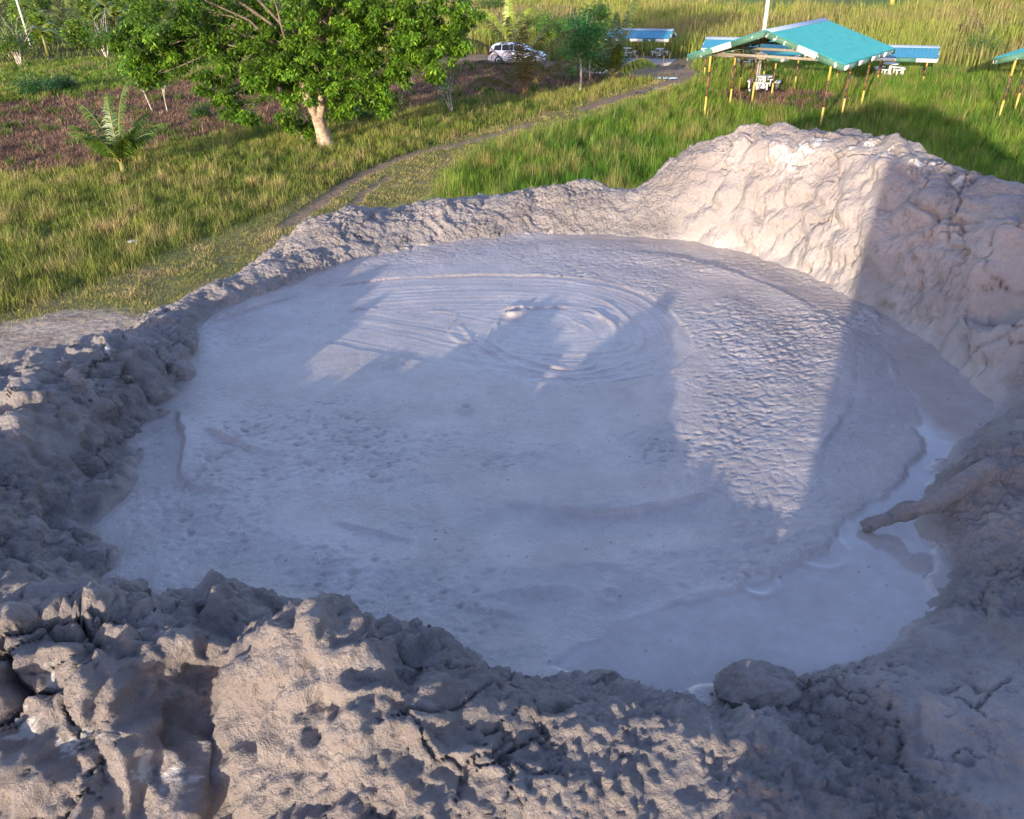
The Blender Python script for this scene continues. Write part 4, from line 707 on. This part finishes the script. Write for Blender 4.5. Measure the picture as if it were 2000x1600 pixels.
# plantation at the upper left: shrubs and banana plants, single plants in rows
src=small_tree('plantation_shrub',un(160,95),3.0,1.5,'leafy green shrub in the dense plantation at upper left','shrub',bark=BARKD,tr=.05,stems=4,size=.42,nc=40,nl=26,c1=(.06,.16,.015),c2=(.30,.42,.04),z0=.3,group='shrubs in the plantation at upper left')
bsr=banana(un(95,110),3.4,'banana plant with reddish dry leaves in the plantation','banana plants in the plantation at upper left',nl=9,c1=(.09,.18,.02),c2=(.30,.30,.05),name='banana_plant')
def dup(o,loc,rz,s):
    r=o.copy(); COL.objects.link(r); r.location=loc; r.rotation_euler=(0,0,rz); r.scale=(s,s,s)
    for ch in o.children: c=ch.copy(); COL.objects.link(c); c.parent=r
    return r
for k in range(96):
    px=RNG.uniform(-160,640); py=RNG.uniform(-22,98)-(18 if px>400 else 0); p=un(px,py)
    dup(src if k%5<3 else bsr,(p[0],p[1],0),RNG.uniform(0,6.28),RNG.uniform(.75,1.3)*(1.4 if py<50 else 1.05))
# slender pale reed clumps
src=None
for i,(px,py) in enumerate(((1035,78),(1052,72),(925,62),(955,66),(1146,60))):
    p=un(px,py); n=260; x=RNG.normal(0,.55,n); y=RNG.normal(0,.35,n)
    if src is None:
        T=empty('cane_clump',(p[0],p[1],0)); tag(T,'clump of tall pale green cane in the reeds above the parked car','cane','cane clumps beyond the clearing')
        blades('stalks',x,y,np.zeros(n),RNG.uniform(1.6,2.9,n),np.full(n,.07),mixc((.18,.26,.04),(.40,.38,.12),RNG.random(n)),RNG.uniform(.1,.35,n),None,None,T); src=T
    else: dup(src,(p[0],p[1],0),i*1.3,RNG.uniform(.8,1.1))['label']=('','clump of pale cane just right of the first clump beyond the car','leftmost clump of pale cane, next to the big tree crown','clump of pale cane between the tree crown and the bright palm','clump of pale cane beside the long blue pavilion')[i]
# puddles
PW=simple('puddle_water',(.10,.09,.08),.03,var=.02); 
for i,(px,py,a,b) in enumerate(((1104,134,.9,.28),(1160,136,1.1,.2),(1186,139,.7,.18),(1178,143,.9,.14),(1303,155,.7,.16),(1285,175,.6,.12),(1255,182,.5,.1))):
    p=un(px,py); m=MB(); n=26; V=[(0,0,0)]+[(a*math.cos(2*math.pi*k/n)*(1+.25*math.sin(k*1.7+i)),b*2.6*math.sin(2*math.pi*k/n)*(1+.3*math.cos(k*2.3+i)),0) for k in range(n)]
    m.add(V,T=[(0,k+1,(k+1)%n+1) for k in range(n)]); o=m.build('puddle',PW); o.location=(p[0],p[1],float(gz(p[0],p[1]))+.03); o.rotation_euler=(0,0,-.1); tag(o,kind='structure'); 
# small far marker posts
for px,py,l in ((1741,8,'tiny pale yellow post on the far lawn'),(1877,7,'tiny white post on the far lawn at right')):
    p=un(px,py+3); T=empty('marker_post',(p[0],p[1],0)); tag(T,l,'post'); m=MB(); m.tube([(0,0,-.2),(0,0,2.3)],[.35,.3],8); m.build('shaft',YPAINT if px<1800 else WPAINT,T,True); m=MB(); m.tube([(0,0,2.3),(0,0,2.5)],[.42,.1],8); m.build('cap',WPAINT,T,True)
# litter on the verge
p=un(262,478); m=MB(); m.tube([(-.16,0,.05),(.04,0,.05),(.1,0,.05),(.14,0,.05)],[.045,.045,.02,.02],10); o=m.build('plastic_bottle',simple('clear_plastic',(.7,.72,.75),.15,var=.02)); o.location=(p[0],p[1],float(gz(p[0],p[1]))+.05); o.rotation_euler=(0,0,.6); tag(o,'small clear plastic bottle lying in the short grass left of the crater','bottle')
# ---------------------------------------------------------------- branch and mud boulder at the pool edge
def branch():
    A=np.array(pz(1688,1030,.015)); B=np.array(pz(1760,1005,.075)); C=np.array(pz(1830,980,.15)); D_=np.array(hit(1895,945))+(0,0,.025); E_=np.array(hit(1945,915))+(0,0,-.012); G_=np.array(hit(1975,898))+(0,0,-.12)
    T=empty('fallen_branch',tuple(A)); tag(T,'mud coated branch reaching from the right bank down to the pool','branch'); 
    P=np.array(smooth_poly([A-(B-A)*.02,A,A*.5+B*.5+np.array([0,0,.006]),B+np.array([0,.008,-.004]),B*.5+C*.5+np.array([0,-.01,.01]),C,D_,E_,G_],False,6)); R=np.interp(np.linspace(0,1,len(P)),[0,.05,.2,.32,.38,.5,.6,.8,1],[.012,.024,.022,.027,.035,.027,.034,.042,.036]); P=P-A
    m=MB(); m.tube(np.array(P),R,30); V=np.concatenate(m.v); W_=V+A; dn=.020*fbm(W_[:,0]*26,W_[:,1]*26,W_[:,2]*26,oct=4,seed=150)+.007*np.maximum(vn(W_[:,0]*60,W_[:,1]*60,W_[:,2]*60,seed=151),0)
    V[:,2]+=dn; V[:,0]+=.5*dn; m.v=[V]; o=m.build('stem',MUD,T,True,attrs={'wet':np.full(len(V),.05),'salt':np.zeros(len(V))})
branch()
def lump(name,px,py,h,size,rz,label,seed):
    c=np.array(pz(px,py,h)); n,k=90,60; th_=np.linspace(0,2*math.pi,n,endpoint=False); ph=np.linspace(-1.5,math.pi/2,k); TT,PP=np.meshgrid(th_,ph); V=np.stack([np.cos(PP)*np.cos(TT),np.cos(PP)*np.sin(TT),np.sin(PP)],-1).reshape(-1,3)
    r=1+.22*fbm(V[:,0]*1.3+seed,V[:,1]*1.3,V[:,2]*1.3,oct=4,seed=160)-.12*np.abs(vn(V[:,0]*3+seed,V[:,1]*3,V[:,2]*3,seed=161))+.03*fbm(V[:,0]*12,V[:,1]*12,V[:,2]*12,oct=2,seed=162); V=V*r[:,None]*np.array(size)
    cs,sn=math.cos(rz),math.sin(rz); V=np.c_[V[:,0]*cs-V[:,1]*sn,V[:,0]*sn+V[:,1]*cs,V[:,2]]; Q=[(i*n+j,i*n+(j+1)%n,(i+1)*n+(j+1)%n,(i+1)*n+j) for i in range(k-1) for j in range(n)]
    o=rawmesh(name,V,[Q],MUD,smooth=True,attrs={'wet':np.full(len(V),.12),'salt':np.zeros(len(V))}); o.location=tuple(c); tag(o,label,'mud boulder')
lump('mud_boulder',1478,1345,.045,(.125,.085,.075),.05,'smooth rounded mud boulder on the near edge of the pool',1.)
make_grass()
